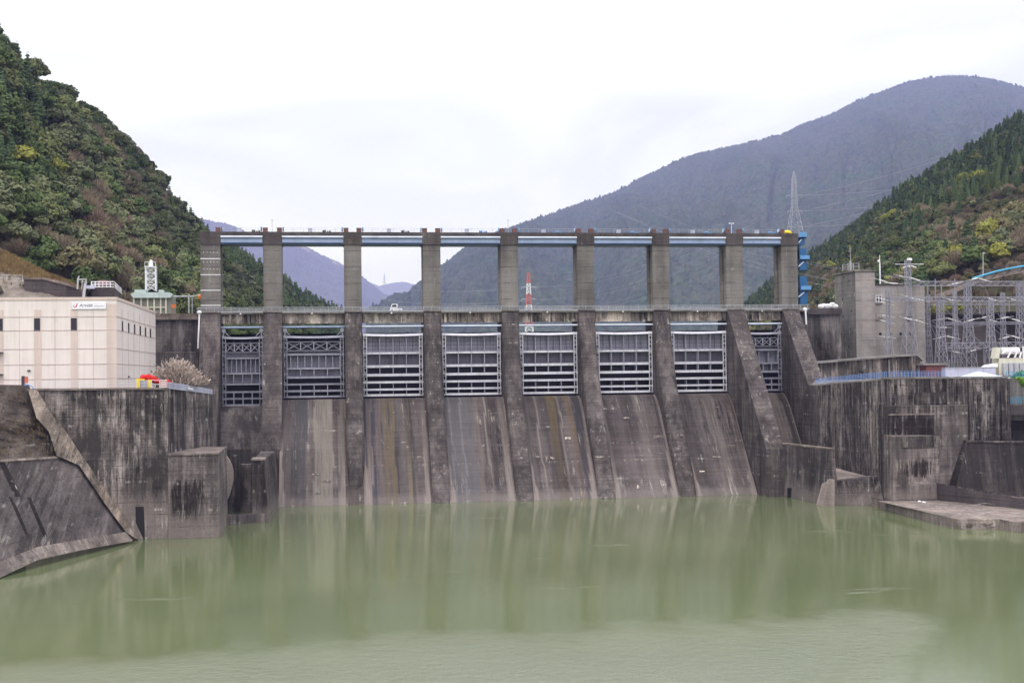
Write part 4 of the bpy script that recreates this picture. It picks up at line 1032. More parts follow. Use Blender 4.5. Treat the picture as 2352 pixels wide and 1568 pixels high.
def lattice(b, x, y, z0, z1, w0, w1, n, r=.05, d0=None, d1=None):
    """four legged tower with cross bracing"""
    d0 = d0 or w0; d1 = d1 or w1
    def cor(k, t_):
        w_ = (w0+(w1-w0)*t_)/2; d_ = (d0+(d1-d0)*t_)/2; sx_, sy_ = ((-1, -1), (1, -1), (1, 1), (-1, 1))[k]
        return Vector((x+sx_*w_, y+sy_*d_, z0+(z1-z0)*t_))
    for k in range(4): b.bar(cor(k, 0), cor(k, 1), r*2)
    for q in range(n):
        t0, t1 = q/n, (q+1)/n
        for k in range(4):
            j = (k+1) % 4
            b.bar(cor(k, t0), cor(j, t1), r*1.1); b.bar(cor(j, t0), cor(k, t1), r*1.1); b.bar(cor(k, t1), cor(j, t1), r*1.2)
lt = empty('radio_tower', (aY(347, 660, YH+2).x, YH+2, 44), 'white lattice mast standing on the green roof of the intake house', 'mast')
b = MB(); xx = aY(347, 640, YH+2).x; lattice(b, xx, YH+2, aY(347, 668, YH+2).z, aY(347, 614, YH+2).z, 2.0, 2.0, 4, .09); b.build('lattice', M['white'], lt)
b = MB(); zt_ = aY(347, 614, YH+2).z; b.box(xx-1.15, xx+1.15, YH+.8, YH+3.2, zt_, zt_+.15)
for k in (-1.1, -.4, .4, 1.1): b.box(xx+k-.04, xx+k+.04, YH+.85, YH+.93, zt_, zt_+1.05)
b.box(xx-1.15, xx+1.15, YH+.85, YH+.93, zt_+1.0, zt_+1.08); b.build('platform', M['white'], lt)
b = MB(); b.tube((xx, YH+2, zt_+.1), (xx, YH+2, zt_+1.1), .45, .4, 10); b.blob((xx, YH+2, zt_+1.25), .35, .35, .35, 8, 5); b.build('beacon', M['white'], lt)
# pipe gantry
pg = empty('pipe_gantry', aY(435, 718, YH), 'grey pipe gantry on two posts between the intake house and the first pier', 'gantry')
b = MB(); b.tube(aY(397, 681, YH), aY(438, 680.5, YH), .17); b.tube(aY(438, 681.5, YH), aY(461, 677, YH), .15); b.build('pipe', M['rail_grey'], pg)
for u in (434, 441.5):
    b = MB(); b.tube(aY(u, 719, YH), aY(u, 675 if u < 438 else 682, YH), .17 if u < 438 else .1); b.build('post', M['rail_grey'], pg)
b = MB(); p = aY(459.5, 682, YH-.2); b.blob(p, .45, .3, .55, 8, 6, .1); b.build('warning_light', M['orange'], pg)
b = MB(); a = aY(394, 707, YA+3); c = aY(404, 699, YA+3); b.box(a.x, c.x, YA+3, YA+3.1, a.z, c.z); b.tube(aY(399, 722, YA+3.05), aY(399, 707, YA+3.05), .05)
tag(b.build('orange_sign', M['orange']), 'small orange road sign on the left abutment', 'sign')
# wall with pale coping behind the building, upper left
YU = -20
b = MB(); pf = [(58, 690), (55, 642), (101, 642), (120, 646), (160, 656), (182, 664), (202, 690)]
b.prism([aY(u, v, YU) for u, v in pf], (0, 3, 0)); uw = b.build('upper_wall', M['yardwall'])
tag(uw, 'dark concrete wall with a pale stepped coping behind the roof of the cream building', 'wall')
b = MB(); cps = [(43, 643), (56, 642), (101, 642), (120, 647), (158, 657), (178, 664)]; cpt = [(47, 639.5), (58, 637), (100, 637), (121, 641.5), (160, 650.5), (181, 658)]
b.quadgrid([[aY(u, v, YU-.3) for u, v in cps], [aY(u, v, YU-.3) for u, v in cpt], [aY(u, v, YU+3) for u, v in cpt]]); b.build('coping', M['ledge'], uw)
# little gate portal
sg2 = empty('portal_frame', aY(180, 665, YU-1), 'small grey steel portal frame beside the pale coping behind the building', 'frame')
for (ua, va, ub, vb, w_) in ((178, 664, 179, 640, .25), (179, 640, 182, 634, .2), (188, 664, 189, 643, .15), (196, 650, 191, 690, .45), (180, 641.5, 198, 641.5, .2), (186, 647, 198, 647, .12), (198, 641, 198, 652, .2)):
    b = MB(); b.bar(aY(ua, va, YU-1), aY(ub, vb, YU-1), w_); b.build('bar', M['rail_grey'], sg2)
# railed platform
a = aY(210, 690, YU+4); c = aY(262, 660, YU+4)
pl = empty('railed_platform', aY(240, 670, YU+4), 'dark walled platform with white railing behind the building roof', 'platform')
b = MB(); b.prism([(a.x, YU+4, a.z), (c.x, YU+4, a.z), (aY(279, 668, YU+21).x, YU+21, a.z), (a.x, YU+21, a.z)], (0, 0, c.z-a.z)); b.build('base_wall', M['yardwall'], pl)
b = MB(); qs = [Vector((a.x, YU+4, c.z)), Vector((c.x, YU+4, c.z)), Vector((aY(279, 668, YU+21).x, YU+21, c.z-.2))]
for k, (s_, e_) in enumerate(zip(qs, qs[1:])):
    n = 6
    for q in range(n+1): w_ = s_.lerp(e_, q/n); b.box(w_.x-.06, w_.x+.06, w_.y-.06, w_.y+.06, w_.z, w_.z+1.1)
    for z in (.12, .6, 1.1): b.bar(s_+Vector((0, 0, z)), e_+Vector((0, 0, z)), .13)
b.build('white_rail', M['white'], pl)
b = MB(); p = aY(200, 661, YU+4); q = aY(212, 656, YU+4); b.box(p.x, q.x+.5, YU+3, YU+6, p.z-.2, q.z); b.build('light_box', M['greybox'], pl)
b = MB(); p = aY(237, 653, YU+10); b.blob(p, 1.6, 1, .9, 9, 6, .05); tag(b.build('red_dome', M['rust']), 'low rusty red dome showing above the white railed platform', 'dome')

# blossoming cherry: built with the trees

# ================================================================== RIGHT BANK
tr0 = aZ(1771, 1133, 0); tr1 = aZ(1893, 1160, 0)
twl = empty('training_wall', (tr1.x, tr1.y, 0), 'dark training wall slanting out from the foot of the eighth pier', 'training wall')
ztr = 10.2; dv = (tr1-tr0).normalized(); nv_ = Vector((-dv.y, dv.x, 0));
if nv_.y < 0: nv_ = -nv_
a0 = tr0+dv*-6; 
top1 = aY(1903, 1030, tr1.y); a1t = Vector((top1.x, top1.y, ztr))
b = MB(); b.hexa([a0+Vector((0, 0, -2)), tr1+Vector((0, 0, -2)), tr1+nv_*3+Vector((0, 0, -2)), a0+nv_*3+Vector((0, 0, -2))],
                 [Vector((a0.x, a0.y, ztr)), a1t, a1t+nv_*1.2, Vector((a0.x, a0.y, ztr))+nv_*1.2]); b.build('wall_body', M['training'], twl)
b = MB(); q = [Vector((a0.x, a0.y, ztr))-nv_*.1, a1t-nv_*.1+dv*.1, a1t+nv_*1.3+dv*.1, Vector((a0.x, a0.y, ztr))+nv_*1.3]
b.hexa([w_+Vector((0, 0, .003)) for w_ in q], [w_+Vector((0, 0, .3)) for w_ in q]); b.build('wall_cap', M['ledge'], twl, bevel=.04)
for f in (.42, .62):
    p = tr0.lerp(tr1, f-.25); b = MB(); b.box(p.x-.35, p.x+.35, p.y-.35, p.y+.3, -.5, 1.9); b.build('drain_slot', M['dark'], twl)
# low return wall and slab behind
c0 = aZ(1896, 1161, 0); c1 = aZ(2008, 1162, 0)
lw = empty('low_wall', (c1.x, c1.y, 0), 'low grey wall with a pale end face running right from the training wall', 'low wall')
l0 = aY(1912, 1105, c0.y+1); l1 = aY(2030, 1087, c1.y+6)
b = MB(); b.hexa([(c0.x+1.0, c0.y, -2), (c1.x+3, c1.y, -2), (c1.x+3, c1.y+6, -2), (c0.x+1.0, c0.y+4, -2)],
                 [(l0.x+.3, c0.y+1, l0.z), (l1.x, c1.y+3, l1.z), (l1.x, c1.y+6, l1.z), (l0.x+.3, c0.y+3, l0.z)]); b.build('wall_body', M['training'], lw)
ye_ = min(c0.y, tr1.y)-.45
b = MB(); b.prism([Vector((aY(1889, 1161, ye_).x, ye_, -1)), Vector((aY(1917, 1161, ye_).x, ye_, -1)), aY(1917, 1161, ye_), aY(1917, 1101, ye_), aY(1906, 1101, ye_), aY(1889, 1161, ye_)], (0, 3, 0)); b.build('end_face', M['pale'], lw)
b = MB(); sl = [(l0.x+1.6, c0.y+2.9, l0.z-.15), (l1.x+1, c1.y+4, l1.z-.5), (l1.x+1, -30, 5.6), (l0.x+.4, -16, 5.6)]
b.hexa([(q_[0], q_[1], 2) for q_ in sl], sl); b.build('inner_slab', M['pale'], lw)

# big streaked wall
YC = aZ(2090, 1149, 1.6).y; YD = YC+3.9; YR2 = YD+2.2; YR = -17.0
bw = empty('bank_wall', (aY(1950, 950, YR).x, YR, 0), 'huge dark wall streaked with black drips below the blue railing', 'retaining wall')
w0 = aY(1868, 886, YR); w1 = aY(2042, 871, YR2)
def on_wall(u, v, off=0):
    nrm_ = Vector((w1.y-w0.y, -(w1.x-w0.x), 0)).normalized(); return aP(u, v, w0+nrm_*off, nrm_)
b = MB(); b.hexa([(w0.x, w0.y, -2), (w1.x, w1.y, -2), (w1.x, w1.y+5, -2), (w0.x, w0.y+5, -2)], [w0, w1, w1+Vector((0, 5, 0)), w0+Vector((0, 5, 0))]); b.build('wall_face', M['wall_right'], bw)
b = MB(); o_ = Vector((0, -.25, 0)); b.hexa([w0+o_, w1+o_, w1+Vector((0, 2.5, 0)), w0+Vector((0, 2.5, 0))], [q_+Vector((0, 0, .3)) for q_ in (w0+o_, w1+o_, w1+Vector((0, 2.5, 0)), w0+Vector((0, 2.5, 0)))])
b.build('coping', M['slab'], bw)
for (u, va) in ((1914, 915), (2008, 945)):
    p = on_wall(u, va); q = on_wall(u, 1075); b = MB(); b.box(p.x-.25, p.x+.2, p.y-.3, p.y+.4, q.z, p.z); b.build('wall_rib', M['ledge'], bw)
bw2 = empty('bank_wall', (aY(2200, 950, YR2).x, YR2, 0), 'stained concrete wall with pilasters under the pale tarp, right of the blocks', 'retaining wall')
b = MB(); b.prism([aY(u, v, YR2) for u, v in ((2042, 871), (2160, 868.5), (2316, 868.5), (2316, 1025), (2316, 1160), (2042, 1160))], (0, 5, 0)); b.build('wall_face', M['wall_right'], bw2)
b = MB(); p = aY(2038, 870, YR2-.15); q = aY(2318, 867.5, YR2-.15); b.hexa([p, q, q+Vector((0, 2.5, 0)), p+Vector((0, 2.5, 0))], [w_+Vector((0, 0, .32)) for w_ in (p, q, q+Vector((0, 2.5, 0)), p+Vector((0, 2.5, 0)))])
b.build('coping', M['slab'], bw2)
for (ua, ub, va, vb) in ((2172, 2182, 872, 1010), (2222, 2232, 872, 1010), (2296, 2316, 872, 1010)):
    b = MB(); b.box(aY(ua, 900, YR2).x, aY(ub, 900, YR2).x, YR2-.6, YR2, aY(ua, vb, YR2).z, aY(ua, va, YR2).z-.1); b.build('pilaster', M['wall_right'], bw2)
b = MB(); b.box(aY(2100, 900, YR2).x, aY(2171, 900, YR2).x, YR2-.5, YR2, aY(2100, 928, YR2).z, aY(2100, 901, YR2).z); b.build('pale_panel', M['block'], bw2)
b = MB(); b.box(aY(2235, 900, YR2).x, aY(2295, 900, YR2).x, YR2-.3, YR2, aY(2235, 1010, YR2).z, aY(2235, 899, YR2).z); b.build('panel', M['wall_right'], bw2)
# far right: dark recess, rail and bush
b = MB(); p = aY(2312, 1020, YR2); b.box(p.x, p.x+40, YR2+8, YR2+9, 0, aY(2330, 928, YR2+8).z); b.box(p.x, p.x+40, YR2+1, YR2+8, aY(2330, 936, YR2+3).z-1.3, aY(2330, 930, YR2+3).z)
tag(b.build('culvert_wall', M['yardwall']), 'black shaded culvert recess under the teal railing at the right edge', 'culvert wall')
p = aY(2314, 928, YR2+1); railing('teal_railing', [p, p+Vector((16, 0, 0))], 1.25, 4, M['rail_teal'], 'short teal railing above the dark recess at the right edge', step=.55, r=.035)
# blocks C and D
M['block_c'] = concrete_mat('wet_outlet_block_concrete', (.235, .205, .19), seed=41, spots=[spot(2110, 1075, YC, 36, 22), spot(2100, 1015, YC, 30, 12)], **BK)
bc = empty('outlet_block', (aY(2100, 1080, YC).x, YC, 1.6), 'stepped concrete block with stained recess standing on the broken ledge', 'concrete block')
b = MB(); b.prism([aY(u, v, YC) for u, v in ((2052, 1001), (2158, 1001), (2158, 1146), (2052, 1150))], (0, 3.9, 0)); b.build('block_body', M['block_c'], bc, bevel=.06)
b = MB(); b.box(aY(2073, 1000, YC-.3).x, aY(2150, 1000, YC-.3).x, YC-.25, YC, aY(2080, 1027, YC).z, aY(2080, 1001.5, YC).z); b.build('upper_band', M['block'], bc)

b = MB(); b.box(aY(2086, 1000, YC-.3).x, aY(2132, 1000, YC-.3).x, YC-.02, YC, aY(2080, 1112, YC).z, aY(2080, 1106, YC).z); b.build('lime_patch', M['ledge'], bc)
M['block_d'] = concrete_mat('wet_upper_block_concrete', (.215, .188, .175), seed=42, spots=[spot(2092, 978, YD, 56, 30)], **BK)
bd = empty('upper_block', (aY(2130, 960, YD).x, YD, 5), 'wide upper concrete block with a dark mossy panel behind the stepped block', 'concrete block')
b = MB(); b.prism([aY(u, v, YD) for u, v in ((2040, 931), (2224, 930), (2224, 1060), (2205, 1120), (2040, 1120))], (0, 2.1, 0)); b.build('block_body', M['block_d'], bd, bevel=.06)

b = MB(); b.box(aY(2041, 960, YD-.1).x, aY(2146, 960, YD-.1).x, YD-.1, YD, aY(2080, 953, YD).z, aY(2080, 949.5, YD).z); b.build('lime_patch', M['ledge'], bd)
# lower right revetment and plinth
YV = YC+.6
lr = empty('lower_revetment', (aY(2280, 1060, YV).x, YV, 2), 'dark battered concrete revetment behind the ledge at the lower right', 'revetment')
b = MB(); tp = [aY(2219, 1015, YD-1.2), aY(2900, 1025, YD-1.2)]; bt = [aY(2188, 1112, YV), aY(2900, 1168, YV-3.5)]
b.hexa([bt[0]+Vector((0, 0, -3)), bt[1]+Vector((0, 0, -3)), bt[1]+Vector((0, 9, -3)), bt[0]+Vector((0, 9, -3))], [tp[0], tp[1], tp[1]+Vector((0, 1, 0)), tp[0]+Vector((0, 1, 0))]); b.build('slope_face', M['revet_dark'], lr)
b = MB(); b.hexa([w_+Vector((0, -.2, 0)) for w_ in tp]+[tp[1]+Vector((0, 1, 0)), tp[0]+Vector((0, 1, 0))], [w_+Vector((0, -.2, .35)) for w_ in tp]+[tp[1]+Vector((0, 1, .35)), tp[0]+Vector((0, 1, .35))]); b.build('top_kerb', M['training'], lr)
YP = YC-2
p0_ = aY(2161, 1111, YP+2); p1_ = aY(2900, 1174, YP-20); f0_ = aZ(2161, 1149, 1.6); f1_ = aZ(2900, 1226, 1.6)
b = MB(); b.hexa([f0_+Vector((0, 0, -1)), f1_+Vector((0, 0, -1)), f1_+Vector((0, 12, -1)), f0_+Vector((0, 9, -1))], [Vector((f0_.x, f0_.y+.4, p0_.z)), Vector((f1_.x, f1_.y+.4, p1_.z)), Vector((f1_.x, f1_.y+12, p1_.z)), Vector((f0_.x, f0_.y+9, p0_.z))])
pn = b.build('plinth', M['yardwall'], lr)
b = MB(); q = [Vector((f0_.x, f0_.y+.3, p0_.z)), Vector((f1_.x, f1_.y+.3, p1_.z)), Vector((f1_.x, f1_.y+1.6, p1_.z)), Vector((f0_.x, f0_.y+1.6, p0_.z))]; b.hexa([w_+Vector((0, 0, .003)) for w_ in q], [w_+Vector((0, 0, .25)) for w_ in q]); b.build('plinth_edge', M['training'], lr)
# broken ledge at the water
front = [(2002, 1161), (2079, 1183), (2137, 1200), (2198, 1215), (2302, 1215.5), (2322, 1221), (2430, 1228), (2950, 1265)]
ftop = [(2003, 1143.5), (2079, 1161), (2137, 1181), (2198, 1196), (2264, 1194), (2322, 1197), (2430, 1203)]
fr = [aZ(u, v, 0) for u, v in front]; ftp = []
b = MB(); rr = random.Random(5); rows = [[], [], [], []]
n = 90
def interp(P, f):
    k = min(len(P)-2, int(f*(len(P)-1))); return P[k].lerp(P[k+1], f*(len(P)-1)-k)
for k in range(n+1):
    f = k/n; p = interp(fr, f); zt_ = 1.55+.12*float(fbm(np.array(f*30), np.array(.3), 3)); j = .9*float(fbm(np.array(f*40), np.array(2.), 4, 3)); e_ = .35*float(fbm(np.array(f*60), np.array(5.), 3, 5))
    rows[0].append(p+Vector((0, 0, -1.5))); rows[1].append(p+Vector((0, j*.4, .15))); rows[2].append(p+Vector((0, .15+j, .9+e_*.5))); rows[3].append(Vector((p.x, p.y+.3+j*.6, zt_)))
back = [Vector((q.x, max(YC+1, q.y+2), 1.6)) for q in rows[3]]
b.quadgrid(rows+[back]); lg = b.build('river_ledge', M['ledge'])
tag(lg, 'flat pale concrete ledge with a broken edge at the waterline on the right', 'ledge')
# debris on the ledge
for (u, v, l, ang, lab) in ((2160, 1146, 2.6, .2, 'pale plank lying on the ledge below the stepped block'), (2175, 1140, 1.6, 1.2, 'short stick leaning against the plinth on the ledge')):
    p = aZ(u, v, 1.75); b = MB(); b.bar(p, p+Vector((l*math.cos(ang), .3, l*math.sin(ang)*.9)), .14); tag(b.build('driftwood', M['ledge']), lab, 'driftwood', 'driftwood on the ledge')
b = MB(); p = aZ(2262, 1160, 1.7); b.path([p+Vector((-2, 0, 0)), p+Vector((-.6, -.2, .35)), p+Vector((.6, 0, .3)), p+Vector((1.4, -.9, .05))], .09)
tag(b.build('driftwood', M['ledge']), 'bent branch lying in the middle of the broad ledge', 'driftwood', 'driftwood on the ledge')
for (u, v, lab) in ((2112, 1151, 'round pale stone on the ledge just below the stepped block'), (2122, 1153, 'small white lump beside the round pale stone on the ledge')):
    p = aZ(u, v, 1.7); b = MB(); b.blob(p, .35, .3, .18, 7, 5, .15); tag(b.build('loose_stone', M['white']), lab, 'stone')
b = MB(); rr = random.Random(12)
for k in range(9):
    f = rr.uniform(.446, .566); p = interp(fr, f)+Vector((rr.uniform(-.5, .5), -.1, rr.uniform(.3, 1.2))); a = rr.uniform(-.2, 1.0); b.bar(p, p+Vector((rr.uniform(1.4, 3.2), -.1, rr.uniform(-.6, .7))), .13)
tag(b.build('twisted_rebar', M['strip']), 'bent bars sticking out of the broken front edge of the ledge', 'rebar')

# ------------------------------------------------------------------ right bank upper things
YK = -9.0
ck = empty('canopy_wall', (aY(2000, 845, YK).x, YK, 22), 'long low wall with a black dripping top edge behind the blue railing', 'wall')
b = MB(); b.prism([aY(u, v, YK) for u, v in ((1862, 836), (2066, 819), (2107, 817), (2131, 836), (2131, 890), (1862, 890))], (0, 5, 0)); b.build('wall_face', M['canopy'], ck)
b = MB(); cp = [(1862, 836), (2066, 819), (2107, 817), (2122, 829)]
for (a, c) in zip(cp, cp[1:]):
    p = aY(a[0], a[1], YK-1.2); q = aY(c[0], c[1], YK-1.2); b.hexa([p, q, q+Vector((0, 7, 0)), p+Vector((0, 7, 0))], [w_+Vector((0, 0, .38)) for w_ in (p, q, q+Vector((0, 7, 0)), p+Vector((0, 7, 0)))])
b.build('roof_slab', M['slab'], ck)
for u in (2040, 2056, 2098): 
    b = MB(); b.box(aY(u, 850, YK).x, aY(u+3, 850, YK).x, YK-.3, YK, ZP-4, aY(u, 822, YK).z-.3); b.build('rib', M['ledge'], ck)
P = [w0+Vector((.6, .4, .3)), w1+Vector((0, .4, .3)), aY(2171, 867, YR2+.5)]
railing('blue_railing', P, 1.15, 4, M['rail_blue'], 'long pale blue railing along the top of the huge streaked wall', step=.62, r=.035)
railing('blue_railing', [aY(2312, 867, YR2+.5), aY(2400, 867, YR2+.5)], 1.15, 4, M['rail_teal'], 'short blue railing at the right edge in front of the transformer', step=.62, r=.035)
# terrace ground right
b = MB(); zt_ = aY(2200, 868, YR2+2).z-.35; gp = [(w0.x, w0.y+3, w0.z-.1), (w1.x, w1.y+3, w1.z-.2), (220, YR2+3.5, zt_), (220, 60, zt_), (w0.x, 60, zt_)]
b.hexa([(x_, y_, 15) for x_, y_, z_ in gp], gp)
tag(b.build('yard_ground', M['slab']), kind='structure')
# abutment right
p = aY(1838, 712, 4); q = aY(1930, 712, 4)
ra_ = empty('right_abutment', (q.x, 4, 20), 'dark stained abutment wall between the last pier and the grey tower building', 'abutment wall')
b = MB(); b.box(p.x, q.x, 4, 12, 14, aY(1880, 722, 4).z); b.build('wall', M['abut'], ra_)
b = MB(); b.box(p.x, q.x, 3.2, 4.0, aY(1880, 722, 4).z, aY(1880, 709, 4).z); b.build('parapet', M['yardwall'], ra_)
b = MB(); b.prism([aY(u, v, 3.9) for u, v in ((1872, 770), (1878, 768), (1910, 824), (1890, 826))], (0, .1, 0)); b.build('recess_shade', M['stain'], ra_)  # black sheet painting in the shade of a diagonal recess
b = MB(); b.box(aY(1858, 800, 1).x, aY(1880, 800, 1).x, 0, 4, 14, aY(1870, 828, 2).z); b.build('step', M['abut'], ra_)
# grey tower building
YT = 6.0
tx = lambda u: aY(u, 720, YT).x
tz = lambda v: aY(1990, v, YT).z
tb = empty('tower_building', (tx(2045), YT+6, 22), 'grey concrete control building with a taller stair tower at its left end', 'building')
b = MB(); b.box(tx(1966), tx(2011), YT, YT+12, 16, tz(624)); b.build('stair_tower', M['tower_bldg'], tb)
b = MB(); b.box(tx(2011)+.002, tx(2126), YT+.25, YT+11, 16, tz(655)); b.build('wall', M['tower_bldg'], tb)
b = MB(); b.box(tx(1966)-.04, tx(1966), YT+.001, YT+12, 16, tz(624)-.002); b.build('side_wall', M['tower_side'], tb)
b = MB(); b.box(tx(1966)-.3, tx(2011)+.3, YT-.3, YT+12.3, tz(624)+.002, tz(619.5)); b.build('roof', M['ledge'], tb, bevel=.05)
b = MB(); b.box(tx(2011)+.31, tx(2126)+.2, YT+.0, YT+11.2, tz(655)+.002, tz(652)); b.build('roof', M['abut'], tb)
for (ua, ub, va, vb) in ((2013, 2027, 695, 678), (2083, 2096, 734, 725), (2013, 2027, 730, 719)):
    f = MB(); x0, x1, z0, z1 = tx(ua), tx(ub), tz(va), tz(vb); y = YT+.25; t_ = .12
    f.box(x0, x0+t_, y-.1, y, z0, z1); f.box(x1-t_, x1, y-.1, y, z0, z1); f.box(x0+t_, x1-t_, y-.1, y, z1-t_, z1); f.box(x0+t_, x1-t_, y-.1, y, z0, z0+t_)
    if ua == 2013 and vb == 678: f.box((x0+x1)/2-.07, (x0+x1)/2+.07, y-.09, y, z0+t_, z1-t_); f.box(x0+t_, (x0+x1)/2-.071, y-.08, y, (z0+z1)/2+.2, (z0+z1)/2+.36); f.box((x0+x1)/2+.071, x1-t_, y-.08, y, (z0+z1)/2+.2, (z0+z1)/2+.36)
    o = f.build('window', M['white'] if vb == 678 else M['tower_bldg'], tb)
    g = MB(); g.box(x0+.01, x1-.01, y-.03, y+.02, z0+.01, z1-.01); g.build('pane', M['glass'] if vb != 719 else M['housewall'], o)
    g = MB(); g.box(x0-.1, x1+.1, y-.3, y, z0-.3, z0-.01); g.build('sill', M['ledge'], o)
for u in (2022, 2047, 2069, 2091):
    b = MB(); x = tx(u); z = tz(767); b.tube((x, YT+.21, z), (x, YT+.26, z), .34, n=10); b.build('vent_hole', M['dark'], tb)
b = MB()
for (y, z) in ((9, 45), (12, 46), (8, 38), (13, 37), (9, 34), (14, 33), (10, 30), (13, 41)): b.box(tx(1966)-.06, tx(1966)-.03, y, y+.6, z, z+.4)
b.build('vent_hole', M['dark'], tb)
for k in range(5): pass
# mast and cage on the tower
p = tx(1964); z0 = tz(619.5)
mc = empty('roof_mast', (p, YT+2, z0), 'thin mast in a railed cage on top of the grey stair tower', 'mast')
b = MB(); b.tube((p, YT+2, z0), (p, YT+2, tz(566)), .09, .05, 6); b.tube((p, YT+2, z0), (p, YT+2, tz(598)), .2, .2, 6); b.build('mast', M['rail_grey'], mc)
b = MB()
for (dx, dy) in ((-1.3, 0), (1.3, 0), (-1.3, 3), (1.3, 3), (0, 0)): b.box(p+dx-.06, p+dx+.06, YT+.3+dy, YT+.42+dy, z0, z0+1.5)
for z in (.8, 1.45): b.box(p-1.35, p+1.35, YT+.3, YT+.4, z0+z, z0+z+.08); b.box(p-1.35, p+1.35, YT+3.3, YT+3.4, z0+z, z0+z+.08)
b.build('cage_rail', M['rail_grey'], mc)
p = tx(2036); b = MB(); b.tube((p, YT+3, tz(652)), (p, YT+3, tz(600)), .17, .15, 8); b.tube((p, YT+3, tz(600)), (p, YT+3, tz(583)), .1, .06, 6); b.blob((p-.25, YT+3, tz(597)), .3, .25, .3, 8, 5)
tag(b.build('roof_pole', M['white']), 'white pole with a small lamp on the lower roof of the grey building', 'pole')
# yard wall behind the switchyard
YY = 22
b = MB(); b.box(aY(2124, 760, YY).x, 220, YY, YY+4, 18, aY(2200, 722, YY).z); yw = b.build('yard_wall', M['yardwall'])
tag(yw, 'long dark wall behind the lattice switchyard', 'wall')
b = MB(); b.box(aY(2124, 760, YY).x, 220, YY-1.5, YY+4, aY(2200, 721.9, YY).z, aY(2200, 709, YY).z); b.build('walkway_band', M['abut'], yw)
b = MB(); b.box(aY(2124, 760, YY).x, 220, YY-1.45, YY-.6, aY(2200, 726, YY).z, aY(2200, 722.1, YY).z); b.build('shadow_bar', M['dark'], yw)  # near-black bar painting in the shade under the walkway band
# white bags by the tower
wb = empty('white_bags', aY(1900, 706, 8), 'white bags and rocks piled behind the right abutment parapet', 'bags')
for (u, v, r_) in ((1886, 704, .8), (1893, 702, .7), (1900, 703, .8), (1907, 702, .75), (1912, 699, .7), (1918, 703, .8)):
    b = MB(); b.blob(aY(u, v, 7), r_, .6, r_*.7, 7, 5, .12); b.build('bag', M['white'], wb)
# brick hut
a = aY(2128, 862, YK-3); c = aY(2172, 838, YK-3)
bh = empty('brick_hut', ((a.x+c.x)/2, YK-1, 22), 'small red brown brick hut with a flat slab roof', 'hut')
b = MB(); b.box(a.x, c.x, YK-3, YK+2, a.z-1, c.z); b.build('wall', M['brick'], bh)
b = MB(); b.box(a.x-.9, c.x+.4, YK-3.5, YK+2.5, c.z+.002, c.z+.4); b.build('roof', M['slab'], bh)
a2 = aY(2110, 836, YK-2); 
# pale grey box
a = aY(2172, 866, YK-5); c = aY(2287, 844, YK-5)
gb = empty('equipment_box', ((a.x+c.x)/2, YK-4, 22), 'long pale grey equipment box beside the brick hut, behind the tarp', 'equipment box')
b = MB(); b.box(a.x, c.x, YK-5, YK-2, a.z-1, c.z); b.build('box_body', M['greybox'], gb, bevel=.04)
b = MB(); b.box(a.x-.1, c.x+.1, YK-5.12, YK-1.9, c.z+.002, c.z+.15); b.build('box_lid', M['rail_grey'], gb)
for f in (.25, .5, .75): 
    b = MB(); x = a.x+(c.x-a.x)*f; b.box(x-.02, x+.02, YK-5.03, YK-4.99, a.z, c.z-.1); b.build('panel_seam', M['gate_skin'], gb)
# tarp
YTP = YR2+.6
tp_ = []
prof = [(2156, 868, 867.5), (2184, 868, 864), (2205, 868, 864.5), (2222, 868, 859.5), (2238, 868, 855), (2246, 868, 853), (2262, 868, 855.5), (2290, 868, 861.5), (2312, 868, 864.5), (2318, 868, 867)]
rows = [[], [], [], []]
for k, (u, vb, vt) in enumerate(prof):
    pb = aY(u, 868.5, YTP-.4); pt = aY(u, vt, YTP+2.5); j = .08*math.sin(k*2.1)
    rows[0].append(pb); rows[1].append(pb.lerp(pt, .5)+Vector((0, -.5+j, .12))); rows[2].append(pt); rows[3].append(Vector((pt.x, pt.y+4, pb.z)))
b = MB(); b.quadgrid(rows); tag(b.build('tarp', M['tarp'], smooth=False), 'white and pale blue tarp spread over a heap on top of the wall', 'tarp')
b = MB(); a = aY(2152, 869.5, YTP-.6); c = aY(2232, 869.5, YTP-.6); b.box(a.x, c.x, YTP-.7, YTP-.5, a.z, a.z+.16); tag(b.build('white_kerb', M['white']), 'thin white board on the wall edge left of the tarp', 'board')
# transformer
YX = YK-2
X_ = lambda u: aY(u, 830, YX).x
Z_ = lambda v: aY(2330, v, YX).z
tf = empty('transformer', (X_(2330), YX, 22), 'cream and white power transformer with a round oil tank at the right edge', 'transformer')
b = MB(); b.box(X_(2300), X_(2385), YX+1, YX+4, Z_(866), Z_(822)); b.build('main_tank', M['cream'], tf, bevel=.08)
for k in range(5):
    x = X_(2306)+k*1.25; b = MB(); b.box(x, x+1.05, YX+.2, YX+.98, Z_(862), Z_(833)); b.build('radiator', M['rail_grey'], tf, bevel=.05)
b = MB(); b.tube((X_(2308), YX+1.5, Z_(805)), (X_(2348), YX+1.5, Z_(805)), .75, n=14); b.build('oil_conservator', M['white'], tf, smooth=False)
b = MB(); b.prism([(X_(2288), YX+.9, Z_(822)), (X_(2300), YX+.9, Z_(822)), (X_(2303), YX+.9, Z_(797)), (X_(2293), YX+.9, Z_(797))], (0, 1.5, 0)); b.build('bushing_box', M['cream'], tf)
for (u0, v0, u1, v1) in ((2314, 822, 2322, 808), (2330, 822, 2336, 808), (2342, 822, 2346, 808), (2350, 795, 2352, 840), (2302, 812, 2312, 806)):
    b = MB(); b.tube(aY(u0, v0, YX+.8), aY(u1, v1, YX+.8), .2, n=8); b.build('bushing', M['ceramic'], tf)
